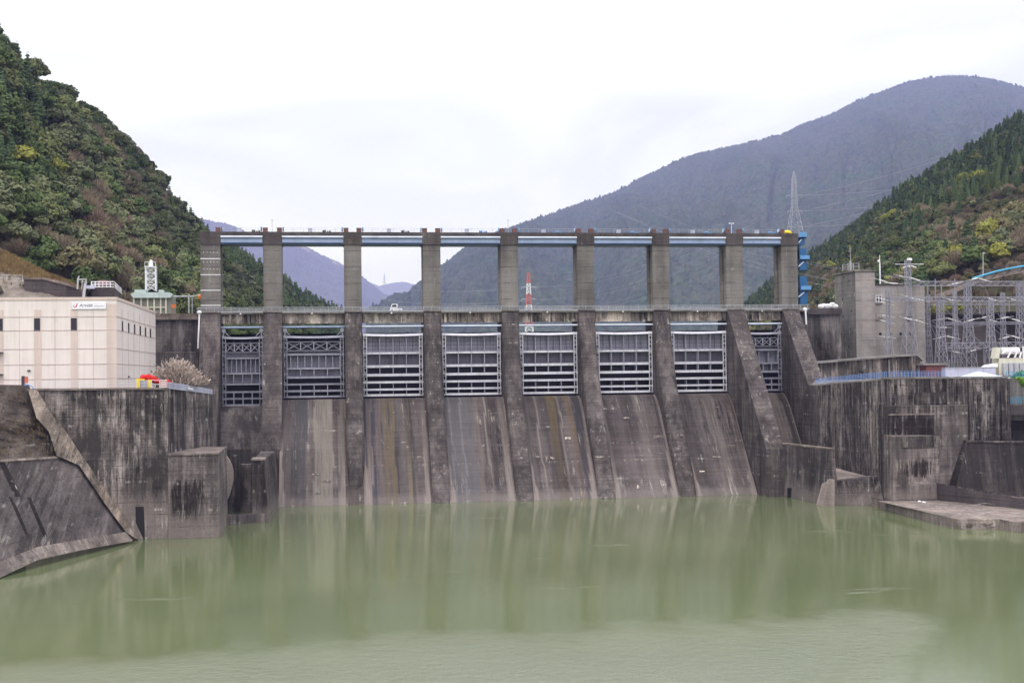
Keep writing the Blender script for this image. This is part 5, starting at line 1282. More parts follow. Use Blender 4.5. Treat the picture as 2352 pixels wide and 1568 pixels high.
b = MB(); b.prism([aY(2263, 843, YX), aY(2292, 843, YX), aY(2292, 834, YX), aY(2270, 838, YX)], (0, 2, 0)); b.build('side_cover', M['white'], tf)

# ------------------------------------------------------------------ switchyard
def ins(b, p, q, r=.13): b.tube(p, q, r, n=7)
YS = 0.0
towers = [('tallest lattice switchyard tower with a crown of white insulators', 2089, 597, 818, 24, 12, 44, YS, 10),
          ('slim lattice tower in front of the grey building, left of the tallest one', 2042, 663, 816, 10, 8, 22, YS-2, 8),
          ('lattice tower just right of the grey building', 2162, 689, 834, 16, 14, 32, YS-3, 9),
          ('lattice tower in the middle of the switchyard, reaching the upper beam', 2226, 650, 836, 15, 14, 38, YS, 10),
          ('lattice tower between the middle one and the transformer', 2277, 689, 836, 14, 13, 30, YS-3, 9),
          ('lattice tower above the transformer at the right edge', 2346, 650, 820, 14, 14, 30, YS, 10)]
px2m = 260/F0
for (lab, u, vt, vb, wt, wm, wb, Y, n) in towers:
    g = empty('lattice_tower', aY(u, vb, Y), lab, 'lattice tower', 'steel lattice towers of the switchyard')
    b = MB(); p = aY(u, vt, Y); q = aY(u, vb, Y); zm = q.z+(p.z-q.z)*.55
    lattice(b, q.x, Y, q.z-1.5, zm, wb*px2m*.8, wm*px2m, n//2, .06); b.build('lower_lattice', M['galv'], g)
    b = MB(); lattice(b, q.x, Y, zm, p.z, wm*px2m, wm*px2m*.9, n//2+1, .06); b.build('upper_lattice', M['galv'], g)
    if vt < 600:
        b = MB()
        for k in range(6): a = k*1.05; b.tube((p.x, Y, p.z-1.2), (p.x+1.6*math.cos(a), Y+1.6*math.sin(a), p.z-1.7), .1, n=6)
        b.tube((p.x, Y, p.z-.1), (p.x, Y, p.z+.4), .6, .5, 10); b.box(p.x-3.4, p.x+3.4, Y-.06, Y+.06, p.z-1.0, p.z-.88)
        b.build('insulator_crown', M['ceramic'], g)
def beam(u0, v0, u1, v1, Y, h, lab, n):
    b = MB(); a = aY(u0, v0, Y); c = aY(u1, v1, Y); d = .5
    for dz in (0, h):
        for dy in (-d, d): b.bar(a+Vector((0, dy, dz)), c+Vector((0, dy, dz)), .11)
    for k in range(n):
        f0, f1 = k/n, (k+1)/n; p = a.lerp(c, f0); q = a.lerp(c, f1)
        for dy in (-d, d):
            b.bar(p+Vector((0, dy, 0 if k % 2 else h)), q+Vector((0, dy, h if k % 2 else 0)), .075)
        b.bar(p+Vector((0, -d, h)), q+Vector((0, d, h)), .06)
    return tag(b.build('lattice_beam', M['galv']), lab, 'lattice beam', 'lattice beams of the switchyard')
beam(2098, 656, 2400, 656, YS, .95, 'highest lattice beam running right from the tallest tower', 34)
beam(2036, 691, 2400, 691, YS-2.5, .85, 'long middle lattice beam crossing in front of the grey building', 42)
beam(2170, 800, 2400, 797, YS-3, 1.2, 'lowest lattice beam just above the grey box and transformer', 22)
b = MB()
L = [(2019, 642, 2038, 648), (2043, 650, 2061, 651), (2065, 633, 2080, 637), (2092, 638, 2112, 644), (2023, 686, 2040, 690), (2080, 680, 2097, 686), (2104, 686, 2124, 691), (2027, 694, 2042, 698),
     (2174, 686, 2190, 690), (2272, 685, 2288, 690), (2322, 686, 2339, 691), (2078, 730, 2094, 734), (2102, 734, 2120, 740), (2178, 731, 2196, 736), (2271, 734, 2288, 738), (2325, 732, 2342, 737),
     (2176, 772, 2194, 776), (2323, 771, 2341, 776), (2232, 642, 2246, 639), (2250, 640, 2266, 644), (2131, 656, 2144, 656), (2187, 653, 2200, 650), (2027, 724, 2045, 727), (2024, 735, 2042, 740), (2030, 773, 2046, 775),
     (2160, 752, 2174, 752), (2190, 807, 2204, 810), (2230, 806, 2242, 803), (2275, 803, 2288, 800), (2224, 737, 2238, 733), (2255, 730, 2268, 727), (2300, 731, 2316, 728), (2154, 734, 2168, 732), (2155, 776, 2168, 773), (2305, 776, 2318, 773)]
for k, (u0, v0, u1, v1) in enumerate(L):
    d = MB(); dy = -1.2 if k % 2 else .9
    ins(d, aY(u0, v0, YS+dy), aY(u1, v1, YS+dy), .12)
    f = (aY(u1, v1, YS+dy)-aY(u0, v0, YS+dy)).normalized(); 
    d.tube(aY(u0, v0, YS+dy)-f*1.3, aY(u0, v0, YS+dy), .03, n=4); d.tube(aY(u1, v1, YS+dy), aY(u1, v1, YS+dy)+f*1.3, .03, n=4)
    where = 'on the left part of the switchyard, near the grey building' if u0 < 2130 else 'in the middle of the switchyard' if u0 < 2260 else 'in the right part of the switchyard'
    tag(d.build('insulator', M['ceramic']), f'white rod insulator strung {where}', 'insulator', f'white rod insulators strung {where}')
for (u, va, vb) in ((2193, 640, 836), (2148, 640, 690), (2260, 785, 836), (2131, 655, 678), (2162, 655, 680), (2186, 780, 838), (2250, 690, 720), (2318, 690, 716), (2181, 825, 842)):
    d = MB(); dy = -1.6; d.tube(aY(u, vb, YS+dy), aY(u, va, YS+dy), .1, n=6)
    tag(d.build('switch_post', M['galv']), 'thin grey upright post among the switchyard lattice', 'post', 'thin upright posts in the switchyard')
for (lab, u, vt, vb, wt, wm, wb, Y, n) in (('slim lattice tower set back between the two nearest the grey building', 2196, 668, 834, 10, 9, 22, YS+9, 9), ('set back lattice tower left of the transformer', 2306, 672, 830, 10, 9, 22, YS+9, 9), ('set back lattice tower close to the corner of the grey building', 2134, 676, 832, 8, 8, 18, YS+9, 9)):
    g = empty('lattice_tower', aY(u, vb, Y), lab, 'lattice tower', 'steel lattice towers of the switchyard')
    b = MB(); p = aY(u, vt, Y); q = aY(u, vb, Y); zm = q.z+(p.z-q.z)*.5
    lattice(b, q.x, Y, q.z-1.5, zm, wb*px2m*.8, wm*px2m, n//2, .05); b.build('lower_lattice', M['galv'], g)
    b = MB(); lattice(b, q.x, Y, zm, p.z, wm*px2m, wm*px2m*.9, n//2+1, .05); b.build('upper_lattice', M['galv'], g)
beam(2134, 700, 2400, 699, YS+9, .8, 'set back lattice beam behind the long middle beam', 26)
beam(2170, 745, 2400, 744, YS+9, .5, 'thin set back lattice beam halfway up the switchyard', 26)
rr = random.Random(8)
for k in range(22):
    u0 = rr.uniform(2040, 2300); v0 = rr.choice((657, 692, 700, 745)); u1 = u0+rr.uniform(25, 110); v1 = rr.choice((692, 735, 745, 798)); Y0 = rr.uniform(-3, 8)
    d = MB(); a = aY(u0, v0, Y0); c = aY(u1, v1, Y0+rr.uniform(-3, 3)); d.path([a.lerp(c, q/6)-Vector((0, 0, .9*4*(q/6)*(1-q/6))) for q in range(7)], .035, 4)
    tag(d.build('busbar_wire', M['galv']), 'thin sagging wire strung inside the switchyard', 'wire', 'sagging wires inside the switchyard')
# hillside road barrier, upper right
pts_ = [(2150, 672), (2190, 658), (2234, 640), (2262, 631), (2290, 623), (2320, 616.5), (2352, 611), (2420, 603)]
YQ = 34
hr = empty('hillside_road', aY(2300, 625, YQ), 'road edge on the hillside with a bright blue barrier rising to the right', 'road barrier')
b = MB(); b.path([aY(u, v, YQ) for u, v in pts_[2:]], .30, 6); b.build('blue_barrier', M['cyanpipe'], hr)
b = MB(); b.quadgrid([[aY(u, v+4, YQ+.2) for u, v in pts_], [aY(u, v+15, YQ-2) for u, v in pts_]]); b.build('slope_wall', M['rubble'], hr)
b = MB()
for (u, v) in pts_[2:]:
    b.bar(aY(u, v+2, YQ-.2), aY(u-22, v+26, YQ-2.2), .25)
for (u, v) in pts_[3:]:
    p = aY(u, v-2, YQ); b.box(p.x-.06, p.x+.06, YQ, YQ+.1, p.z, p.z+1.0)
b.path([aY(u, v-9, YQ) for u, v in pts_[2:]], .06, 4)
b.build('struts', M['dark_metal'], hr)
p = aY(2258, 640, YQ); q = aY(2258, 580, YQ); b = MB(); b.tube(p, q, .13, .1, 6); b.box(q.x-.1, q.x+.5, YQ-.1, YQ+.1, q.z-.3, q.z)
tag(b.build('street_lamp', M['rail_grey']), 'thin lamp pole beside the hillside road with the blue barrier', 'street lamp')
# ------------------------------------------------------------------ hillsides as height sheets
def lerp_tab(tab, x):
    xs = [t[0] for t in tab]; return [float(np.interp(x, xs, [t[k] for t in tab])) for k in range(1, len(tab[0]))]
def world(u, v, D):
    """numpy: points seen at (u, v) at forward distance D"""
    u = np.asarray(u, float); v = np.asarray(v, float); D = np.asarray(D, float)
    d = (np.array(fw)[None]*F0+np.outer(u-W0/2, np.array(rt))+np.outer(H0/2-v, np.array(up)))
    return np.array(CO)[None]+d*(D/F0)[:, None]
def np_mesh(name, verts, quads, mat, smooth=True, parent=None, colors=None):
    me = bpy.data.meshes.new(name); nv = len(verts); nf = len(quads); k = quads.shape[1]
    me.vertices.add(nv); me.vertices.foreach_set('co', np.ascontiguousarray(verts, dtype=np.float32).ravel())
    me.loops.add(nf*k); me.loops.foreach_set('vertex_index', np.ascontiguousarray(quads, dtype=np.int32).ravel())
    me.polygons.add(nf); me.polygons.foreach_set('loop_start', np.arange(0, nf*k, k, dtype=np.int32))
    try: me.polygons.foreach_set('loop_total', np.full(nf, k, dtype=np.int32))
    except Exception: pass
    me.polygons.foreach_set('use_smooth', np.full(nf, smooth))
    if colors is not None:
        ca = me.color_attributes.new('tint', 'FLOAT_COLOR', 'POINT'); ca.data.foreach_set('color', np.ascontiguousarray(colors, dtype=np.float32).ravel())
    me.materials.append(mat); me.update(calc_edges=True)
    o = bpy.data.objects.new(name, me); C.objects.link(o); setpar(o, parent); return o
def gridq(nr, nc):
    i, j = np.meshgrid(np.arange(nr-1), np.arange(nc-1), indexing='ij'); a = (i*nc+j).ravel()
    return np.stack([a, a+1, a+nc+1, a+nc], 1)

def terrain(ridge, base, nu, nv, treeh=0, rough=3.0, curve=1.0, seed=0):
    """ridge: (u, v, D); base: (u, v, D). returns grid (nv, nu, 3) from base to ridge plus a back slope"""
    u0, u1 = ridge[0][0], ridge[-1][0]; us = np.linspace(u0, u1, nu)
    rv_ = np.array([lerp_tab(ridge, u) for u in us]); bv = np.array([lerp_tab(base, u) for u in us])
    vr = rv_[:, 0]+treeh/rv_[:, 1]*F0; Rw = world(us, vr, rv_[:, 1]); Bw = world(us, bv[:, 0], bv[:, 1])
    G = []
    for k in range(nv):
        t = k/(nv-1); P = Bw*(1-t)+Rw*t
        P[:, 2] = Bw[:, 2]+(Rw[:, 2]-Bw[:, 2])*(t**curve)
        a = math.sin(math.pi*t)**.6 if 0 < t < 1 else 0
        P[:, 2] += a*rough*fbm(P[:, 0]/60, P[:, 1]/60, 4, seed)*4
        G.append(P)
    back = []
    for k in range(1, 4):
        P = Rw+(Rw-Bw)*.0; d = (Rw-np.array(CO)); d[:, 2] = 0; d /= np.linalg.norm(d, axis=1)[:, None]
        P = Rw+d*(40*k*(rv_[:, 1:2]/500)); P[:, 2] = Rw[:, 2]-14*k*k*(rv_[:, 1]/500); back.append(P)
    return np.array(G+back), nv
def gmat(name, stops, sc=.06):
    t = NT(name); n = t.noise(t.pos((sc, sc, sc)), 1, 6, .7); g = t.noise(t.pos((sc*12,)*3), 1, 4, .7)
    c = t.mix(.5, t.ramp(n, stops), t.ramp(g, [(.3, .5), (.7, 1.2)]), 'MULTIPLY'); t.bump(g, .5, .5); return t.done(c, .95, 0, .1)
M['hill'] = gmat('forest_floor', [(.3, (.035, .040, .018)), (.5, (.07, .06, .035)), (.7, (.04, .045, .02))])

LR = [(-500, -260, 420), (-250, -60, 420), (-60, 25, 430), (0, 62, 440), (30, 120, 445), (70, 145, 450), (150, 205, 470), (200, 240, 480), (250, 275, 500), (300, 320, 520), (340, 362, 540), (380, 415, 560), (410, 460, 580), (440, 492, 600),
      (470, 518, 640), (520, 555, 690), (570, 583, 740), (606, 603, 780), (650, 632, 830), (700, 665, 900), (740, 688, 960), (775, 704, 1020), (800, 716, 1060)]
LB = [(-500, 560, 215), (-250, 600, 222), (0, 668, 235), (60, 690, 245), (180, 700, 262), (300, 735, 288), (430, 760, 300), (520, 800, 330), (650, 812, 430), (800, 825, 700)]
RR = [(1660, 735, 1150), (1700, 698, 1080), (1740, 660, 1000), (1775, 628, 960), (1820, 600, 920), (1860, 572, 880), (1900, 545, 850), (1940, 516, 820), (2000, 470, 780), (2050, 432, 760), (2080, 408, 750), (2120, 385, 740), (2150, 365, 735),
      (2200, 332, 730), (2250, 306, 730), (2300, 270, 725), (2352, 238, 720), (2480, 120, 700), (2700, -60, 690), (2950, -220, 690)]
RB = [(1660, 830, 700), (1720, 822, 560), (1860, 790, 420), (1950, 745, 370), (2120, 720, 320), (2352, 715, 300), (2700, 700, 270), (2950, 700, 250)]
GL, nvl = terrain(LR, LB, 130, 40, 8, 2.5, 1.05, 3)
GR, nvr = terrain(RR, RB, 120, 40, 8, 2.5, 1.0, 9)
for nm, G in (('hillside_left', GL), ('hillside_right', GR)):
    tag(np_mesh(nm, G.reshape(-1, 3), gridq(G.shape[0], G.shape[1]), M['hill']), kind='structure')

# ------------------------------------------------------------------ far mountains
def mountain(name, ridge, base, nu, nv, mat, seed, bump=5, spurs=60, smooth=True, k=1.0):
    u0, u1 = ridge[0][0], ridge[-1][0]; us = np.linspace(u0, u1, nu)
    rv_ = np.array([lerp_tab(ridge, u) for u in us]); bv = np.array([lerp_tab(base, u) for u in us])
    Rw = world(us, rv_[:, 0], rv_[:, 1]); Bw = world(us, bv[:, 0], bv[:, 1]); G = []
    for q in range(nv):
        t = q/(nv-1); P = Bw*(1-t)+Rw*t; s = us/200.
        P[:, 2] = Bw[:, 2]+(Rw[:, 2]-Bw[:, 2])*(t**k)
        a = (math.sin(math.pi*t)**.8 if 0 < t < 1 else 0)
        sp = fbm(s*1.3+t*1.2+seed, np.full_like(s, t*.9), 5, seed)       # spurs and gullies
        P[:, 2] += a*spurs*sp*2
        P[:, 1] += a*spurs*2*fbm(s*2+7, np.full_like(s, t*2.), 4, seed+5)
        cr = vnoise(P[:, 0]/11, P[:, 1]/11+t*60, seed+9)                    # tree crowns
        cr2 = vnoise(P[:, 0]/5, P[:, 1]/5+t*90, seed+12)
        P[:, 2] += bump*(cr-.5)*1.5+bump*.6*(cr2-.5)
        G.append(P)
    d = Rw-np.array(CO); d[:, 2] = 0; d /= np.linalg.norm(d, axis=1)[:, None]
    P = G[-1]+d*300; P[:, 2] -= 260; G.append(P)
    G = np.array(G); return tag(np_mesh(name, G.reshape(-1, 3), gridq(G.shape[0], G.shape[1]), mat, smooth), kind='structure'), Rw
def mmat(name, a, b_, c_, sc=.004, patch=None):
    t = NT(name); n = t.noise(t.pos((sc, sc, sc*1.5)), 1, 6, .62); g = t.noise(t.pos((.05, .05, .05)), 1, 3, .8); m_ = t.noise(t.pos((sc*4,)*3, (5, 5, 5)), 1, 5, .7)
    col = t.ramp(n, [(.36, a), (.5, b_), (.64, c_)])
    col = t.mix(t.ramp(m_, [(.52, 0), (.66, .55)]), col, (.085, .072, .058))
    col = t.mix(.8, col, t.ramp(g, [(.28, .35), (.68, 1.5)]), 'MULTIPLY')
    if patch:
        for (p, r) in patch:
            vd = t.n('ShaderNodeVectorMath', operation='DISTANCE'); t.l(t.geo.outputs['Position'], vd.inputs[0]); vd.inputs[1].default_value = p
            ds = t.math('ADD', t.math('DIVIDE', vd.outputs['Value'], r), t.math('MULTIPLY', t.math('SUBTRACT', t.noise(t.pos((.02,)*3), 1, 4, .7), .5), 1.6))
            col = t.mix(t.ramp(ds, [(.6, .8), (.85, 0)]), col, (.24, .17, .13))
    return t.done(col, .95, 0, .05)
M['mtn'] = mmat('far_forest', (.036, .056, .034), (.056, .066, .046), (.040, .066, .036))
MR = [(840, 712, 2300), (875, 703, 2350), (893, 686, 2400), (911, 680, 2450), (938, 681, 2500), (947, 671, 2550), (968, 655, 2600), (1012, 616, 2800), (1060, 578, 3000), (1100, 552, 3150), (1180, 523, 3400), (1250, 498, 3600), (1330, 470, 3800), (1400, 449, 3900),
      (1430, 434, 3950), (1470, 412, 4000), (1510, 393, 4050), (1560, 369, 4100), (1600, 355, 4150), (1680, 338, 4200), (1740, 324, 4250), (1790, 312, 4300), (1850, 285, 4350), (1900, 268, 4400), (1960, 238, 4450), (2000, 222, 4480), (2040, 206, 4500),
      (2090, 189, 4500), (2140, 179, 4500), (2190, 175, 4500), (2240, 178, 4500), (2290, 186, 4450), (2352, 204, 4400), (2450, 240, 4300), (2700, 350, 4200)]
MBs = [(840, 800, 1500), (1100, 810, 1500), (1500, 812, 1400), (2000, 812, 1300), (2700, 812, 1300)]
_, RwM = mountain('mountain', [(u_, v_, D_*1.5) for u_, v_, D_ in MR], [(u_, v_, D_*1.5) for u_, v_, D_ in MBs], 1000, 300, M['mtn'], 4, 9, 150, False, 1.0)
# spiky ridge trees of the far mountain belong to the same forest cover
rr = np.random.RandomState(4)
def ridge_trees(Rw, n, h, name, mat):
    V = []; Q = []
    for k in range(n):
        f = rr.uniform(0, len(Rw)-1.01); i = int(f); p = Rw[i]*(1-(f-i))+Rw[i+1]*(f-i); hh = h*rr.uniform(.25, 1)*(1.5 if rr.rand() < .06 else 1); r = hh*rr.uniform(.3, .55)
        b0 = len(V); p = p+np.array([0, rr.uniform(-8, 8), -3])
        for a in range(5): V.append(p+np.array([r*math.cos(a*1.257), r*math.sin(a*1.257), 0]))
        for a in range(5): V.append(p+np.array([r*.35*math.cos(a*1.257), r*.35*math.sin(a*1.257), hh]))
        for a in range(5): c = (a+1) % 5; Q.append((b0+a, b0+c, b0+5+c, b0+5+a))
    o = np_mesh(name, np.array(V), np.array(Q), mat, False); return o
tag(ridge_trees(RwM, 2200, 13, 'ridge_forest', M['mtn']), 'thin fringe of tiny trees along the crest of the big far mountain', 'forest', kind='stuff')
def scar(u, v, D): p = aD(u, v, D); return (p.x, p.y, p.z)
M['mtn2'] = mmat('farther_forest', (.04, .045, .035), (.055, .052, .045), (.045, .055, .035), .002, [(scar(690, 575, 9750), 120), (scar(775, 590, 10000), 85), (scar(795, 605, 10150), 70)])
ML = [(300, 470, 7000), (455, 500, 7200), (490, 508, 7300), (520, 513, 7300), (560, 530, 7400), (600, 543, 7400), (640, 552, 7400), (690, 560, 7600), (715, 572, 7700), (735, 584, 7700), (760, 594, 7800), (780, 604, 7800), (800, 614, 7900), (825, 628, 8000), (850, 650, 8100), (875, 670, 8200), (900, 684, 8300), (950, 712, 8400)]
mountain('mountain_left', [(u_, v_, D_*1.3) for u_, v_, D_ in ML], [(300, 800, 7000), (950, 800, 7000)], 300, 120, M['mtn2'], 14, 9, 120, False, 1.0)
MF = [(700, 640, 12200), (829, 643, 12000), (845, 646, 12000), (870, 657, 12000), (893, 651, 12000), (911, 648.5, 12000), (930, 647.5, 12000), (950, 653, 12000), (975, 663, 12000), (1000, 675, 12000), (1060, 700, 12000)]
_, RwF = mountain('mountain_far', [(u_, v_, D_*1.3) for u_, v_, D_ in MF], [(700, 800, 13000), (1060, 800, 13000)], 160, 60, M['mtn2'], 24, 6, 60, False, 1.0)

# ------------------------------------------------------------------ pylons
def pylon(lab, u, vt, vb, D, wb, wt, arms, mats, nseg, r, bands=None, cat='pylon'):
    p = aD(u, vt, D); q = aD(u, vb, D); s = D/F0
    g = empty('transmission_pylon', (q.x, q.y, q.z), lab, cat)
    H = p.z-q.z; zw = q.z+H*.45
    if bands:
        for k in range(bands):
            t0, t1 = k/bands, (k+1)/bands; w_0 = (wb+(wt-wb)*t0)*s; w_1 = (wb+(wt-wb)*t1)*s
            b = MB(); lattice(b, q.x, q.y, q.z+H*t0, q.z+H*t1, w_0, w_1, 2, r); b.build('lattice_band', mats[k % 2], g)
    else:
        b = MB(); lattice(b, q.x, q.y, q.z, zw, wb*s, wt*1.5*s, 4, r); b.build('lower_body', mats[0], g)
        b = MB(); lattice(b, q.x, q.y, zw, p.z-H*.12, wt*1.5*s, wt*s, 8, r); lattice(b, q.x, q.y, p.z-H*.12, p.z, wt*s, .2*s, 2, r); b.build('upper_body', mats[0], g)
    for v, hw in arms:
        z = aD(u, v, D).z; b = MB(); w_ = hw*s
        for sgn in (-1, 1):
            b.bar((q.x, q.y, z+.8), (q.x+sgn*w_, q.y-abs(sgn)*w_*.3*sgn, z), r*1.6); b.bar((q.x, q.y, z-.4), (q.x+sgn*w_, q.y-w_*.3*sgn, z), r*1.6)
            b.bar((q.x+sgn*w_, q.y-w_*.3*sgn, z), (q.x+sgn*w_, q.y-w_*.3*sgn, z-1.6), r*1.2)
        b.build('cross_arm', mats[0] if not bands else M['galv_far'], g)
    return g
pylon('tall pale steel pylon rising behind the right end of the dam', 1826, 392, 545, 640, 33, 8, [(448, 16), (484, 15), (520, 16)], [M['galv_far']], 8, .075)
pylon('red and white banded pylon seen through the dam opening', 1216, 626, 800, 900, 20, 5, [(659, 16), (686, 16), (717, 16)], [M['redpaint'], M['white']], 6, .17, bands=7)
pylon('tiny distant pylon on the farthest ridge seen through the dam opening', 883, 628, 652, 9000, 5, 1.2, [(636, 3), (641, 3)], [M['galv_far']], 4, .9)
def wire(p, q, sag, r, lab, grp):
    b = MB(); n = 14; pts = [Vector(p).lerp(Vector(q), k/n)-Vector((0, 0, sag*4*(k/n)*(1-k/n))) for k in range(n+1)]
    b.path(pts, r, 4); return tag(b.build('power_line', M['wire']), lab, 'power line', grp)
for k, (v, hw) in enumerate(((450, 15), (486, 14), (522, 15))):
    for s_ in (-1, 1):
        wire(aD(1826+s_*hw, v, 640), aD(2500, v-190-60*s_, 1500), 14, .05, 'thin power line rising right from the tall pale pylon', 'power lines of the tall pale pylon')
        wire(aD(1826+s_*hw, v, 640), aD(1216+s_*18, 659+k*29, 900), 12, .035, 'thin power line from the tall pale pylon to the red and white pylon', 'power lines between the two pylons')
for k in range(3):
    for s_ in (-1, 1):
        wire(aD(1216+s_*18, 659+k*29, 900), aD(700, 600+k*30, 1600), 16, .045, 'thin power line running left from the red and white pylon', 'power lines left of the red and white pylon')
for k, (ua, va, ub, vb) in enumerate(((1715, 530, 2090, 642), (1650, 500+40, 2042, 668), (1700, 560, 2060, 690), (1660, 545, 2100, 640))):
    wire(aD(ua-250, va-60, 420), aY(ub, vb, -3), 3, .022, 'thin wire slanting down from the dam top to the switchyard', 'wires slanting down to the switchyard')

# ------------------------------------------------------------------ trees
def leafy(name, rough=.75, own=True):
    t = NT(name)
    if own: base = t.mix(1.0, t.n('ShaderNodeObjectInfo').outputs['Color'], (1.55, 1.48, 1.50), 'MULTIPLY')
    else: base = t.n('ShaderNodeAttribute', attribute_name='tint').outputs['Color']
    base = t.mix(1.0, base, (1.75, 1.68, 1.7), 'MULTIPLY')
    n = t.noise(t.pos((1.6, 1.6, 1.6)), 1, 4, .75); n2 = t.noise(t.pos((.16, .16, .16)), 1, 3, .6)
    c = t.mix(.7, base, t.ramp(n, [(.3, .5), (.68, 1.5)]), 'MULTIPLY')
    c = t.mix(.5, c, t.ramp(n2, [(.3, (.6, .7, .6)), (.7, (1.3, 1.2, .95))]), 'MULTIPLY')
    return t.done(c, rough, 0, .12)
M['leaf'] = leafy('foliage'); M['leaf_mass'] = leafy('forest_foliage', own=False)
M['bark'] = paint('bark', (.11, .085, .065), .9, .3, 0, (.04, .03, .02), 1)
def cards(P, Nn, size, rs, aspect=1.0):
    """leaf clump cards at P, facing roughly Nn"""
    n = len(P); Nn = Nn+rs.normal(0, .45, (n, 3)); Nn /= np.linalg.norm(Nn, axis=1)[:, None]
    a = np.cross(Nn, rs.normal(0, 1, (n, 3))); a /= np.linalg.norm(a, axis=1)[:, None]; b = np.cross(Nn, a)
    s = size*rs.uniform(.6, 1.3, n)[:, None]; a = a*s; b = b*s*aspect
    j = lambda: rs.uniform(.7, 1.25, (n, 1))
    bend = Nn*s*.25
    V = np.stack([P-a*j()-b*j()-bend, P+a*j()-b*j(), P+a*j()+b*j()-bend, P-a*j()+b*j()], 1).reshape(-1, 3)
    Q = np.arange(n*4).reshape(n, 4); return V, Q
def sph(rs, n, zmin=-.35):
    v = rs.normal(0, 1, (n*3, 3)); v /= np.linalg.norm(v, axis=1)[:, None]; v = v[v[:, 2] > zmin][:n]; return v
ICO_V = None
def core(c, r, rs):
    # rough closed ball 6x4
    V = []; Q = []
    for i in range(5):
        ph = math.pi*(.02+.96*i/4)
        for j in range(6):
            q = r*rs.uniform(.85, 1.1); V.append(c+np.array([math.sin(ph)*math.cos(j*1.0472)*q, math.sin(ph)*math.sin(j*1.0472)*q, math.cos(ph)*q*.85]))
    for i in range(4):
        for j in range(6): Q.append((i*6+j, (i+1)*6+j, (i+1)*6+(j+1) % 6, i*6+(j+1) % 6))
    return np.array(V), np.array(Q)
def merge(parts):
    V = []; Q = []; o = 0
    for v, q in parts: V.append(v); Q.append(q+o); o += len(v)
    return np.concatenate(V), np.concatenate(Q)
def broad(seed, n=1300, size=.23):
    rs = np.random.RandomState(seed); parts = []; L = rs.randint(8, 13)
    for k in range(L):
        a = rs.uniform(0, 6.28); rr_ = rs.uniform(0, 2.9) if k else 0; zz_ = 5.2+rs.uniform(-.6, 1.7)*(1-rr_/5)-.28*rr_; r = rs.uniform(1.15, 2.0)
        c = np.array([rr_*math.cos(a), rr_*math.sin(a), zz_]); d = sph(rs, n//L, -.25)
        parts.append(cards(c+d*np.array([r, r, r*.72])*rs.uniform(.82, 1.08, (len(d), 1)), d+np.array([0, 0, .35]), size, rs)); parts.append(core(c, r*.74, rs))
    return merge(parts)
def conif(seed, n=900, size=.22):
    rs = np.random.RandomState(seed); H = 11.5; z = 1.6+(H-1.6)*(1-np.sqrt(rs.uniform(0, 1, n)))**.9
    lay = np.round(z/1.05)*1.05; z = lay+rs.uniform(-.25, .25, n); R_ = 2.25*(1-(z/H))**.75+.12; a = rs.uniform(0, 6.28, n)
    R_ = R_*rs.uniform(.72, 1.12, n); P = np.stack([R_*np.cos(a), R_*np.sin(a), z-.14*R_], 1)
    V1 = cards(P, np.stack([np.cos(a), np.sin(a), np.full(n, .75)], 1), size, rs, .8)
    CV = []; CQ = []
    for i, (zz_, r) in enumerate(((1.6, 1.5), (4.5, 1.25), (8, .7), (10.8, .12))):
        for j in range(7): CV.append([r*math.cos(j*.8976), r*math.sin(j*.8976), zz_])
    for i in range(3):
        for j in range(7): CQ.append((i*7+j, i*7+(j+1) % 7, (i+1)*7+(j+1) % 7, (i+1)*7+j))
    return merge([V1, (np.array(CV), np.array(CQ))])
def twiggy(seed, n=620, flower=False):
    rs = np.random.RandomState(seed); d = sph(rs, n, -.2); r = rs.uniform(.35, 1.0, (len(d), 1))**.6
    P = np.array([0, 0, 3.6])+d*r*np.array([3.2, 3.2, 2.6])+np.array([0, 0, 0])
    dirs = d+np.array([0, 0, .7])+rs.normal(0, .35, d.shape); dirs /= np.linalg.norm(dirs, axis=1)[:, None]; s = np.cross(dirs, rs.normal(0, 1, d.shape)); s /= np.linalg.norm(s, axis=1)[:, None]
    w_ = rs.uniform(.04, .10, (len(d), 1)); l = rs.uniform(.35, .9, (len(d), 1))
    V = np.stack([P-s*w_-dirs*l, P+s*w_-dirs*l, P+s*w_*.4+dirs*l, P-s*w_*.4+dirs*l], 1).reshape(-1, 3)
    return V, np.arange(len(d)*4).reshape(-1, 4)
def trunk_mesh(kind):
    b = MB()
    if kind == 'conifer': b.tube((0, 0, -1.5), (0, 0, 10.4), .24, .05, 6)
    else:
        b.tube((0, 0, -1.5), (0, 0, 2.6), .30, .2, 6)
        for a in range(5):
            t_ = a*1.257+.3; b.tube((0, 0, 2.2+.15*a), (1.9*math.cos(t_), 1.9*math.sin(t_), 4.7), .13, .04, 5)
    me = bpy.data.meshes.new('trunk_'+kind); me.from_pydata(b.v, [], b.f); me.materials.append(M['bark']); return me
def to_mesh(name, VQ):
    V, Q = VQ; me = bpy.data.meshes.new(name); me.vertices.add(len(V)); me.vertices.foreach_set('co', V.astype(np.float32).ravel())
    me.loops.add(len(Q)*4); me.loops.foreach_set('vertex_index', Q.astype(np.int32).ravel()); me.polygons.add(len(Q)); me.polygons.foreach_set('loop_start', np.arange(0, len(Q)*4, 4, dtype=np.int32))
    me.materials.append(M['leaf']); me.update(calc_edges=True); return me
PROTO = {'broad': [broad(k) for k in range(6)], 'conifer': [conif(20+k) for k in range(4)], 'bare': [twiggy(40+k) for k in range(3)]}
LOW = {'broad': [broad(60+k, 150, .75) for k in range(4)], 'conifer': [conif(70+k, 120, .62) for k in range(3)], 'bare': [twiggy(80+k, 260) for k in range(3)]}
PM = {k: [to_mesh(k+'_crown', q) for q in v] for k, v in PROTO.items()}; TM = {k: trunk_mesh(k) for k in PROTO}

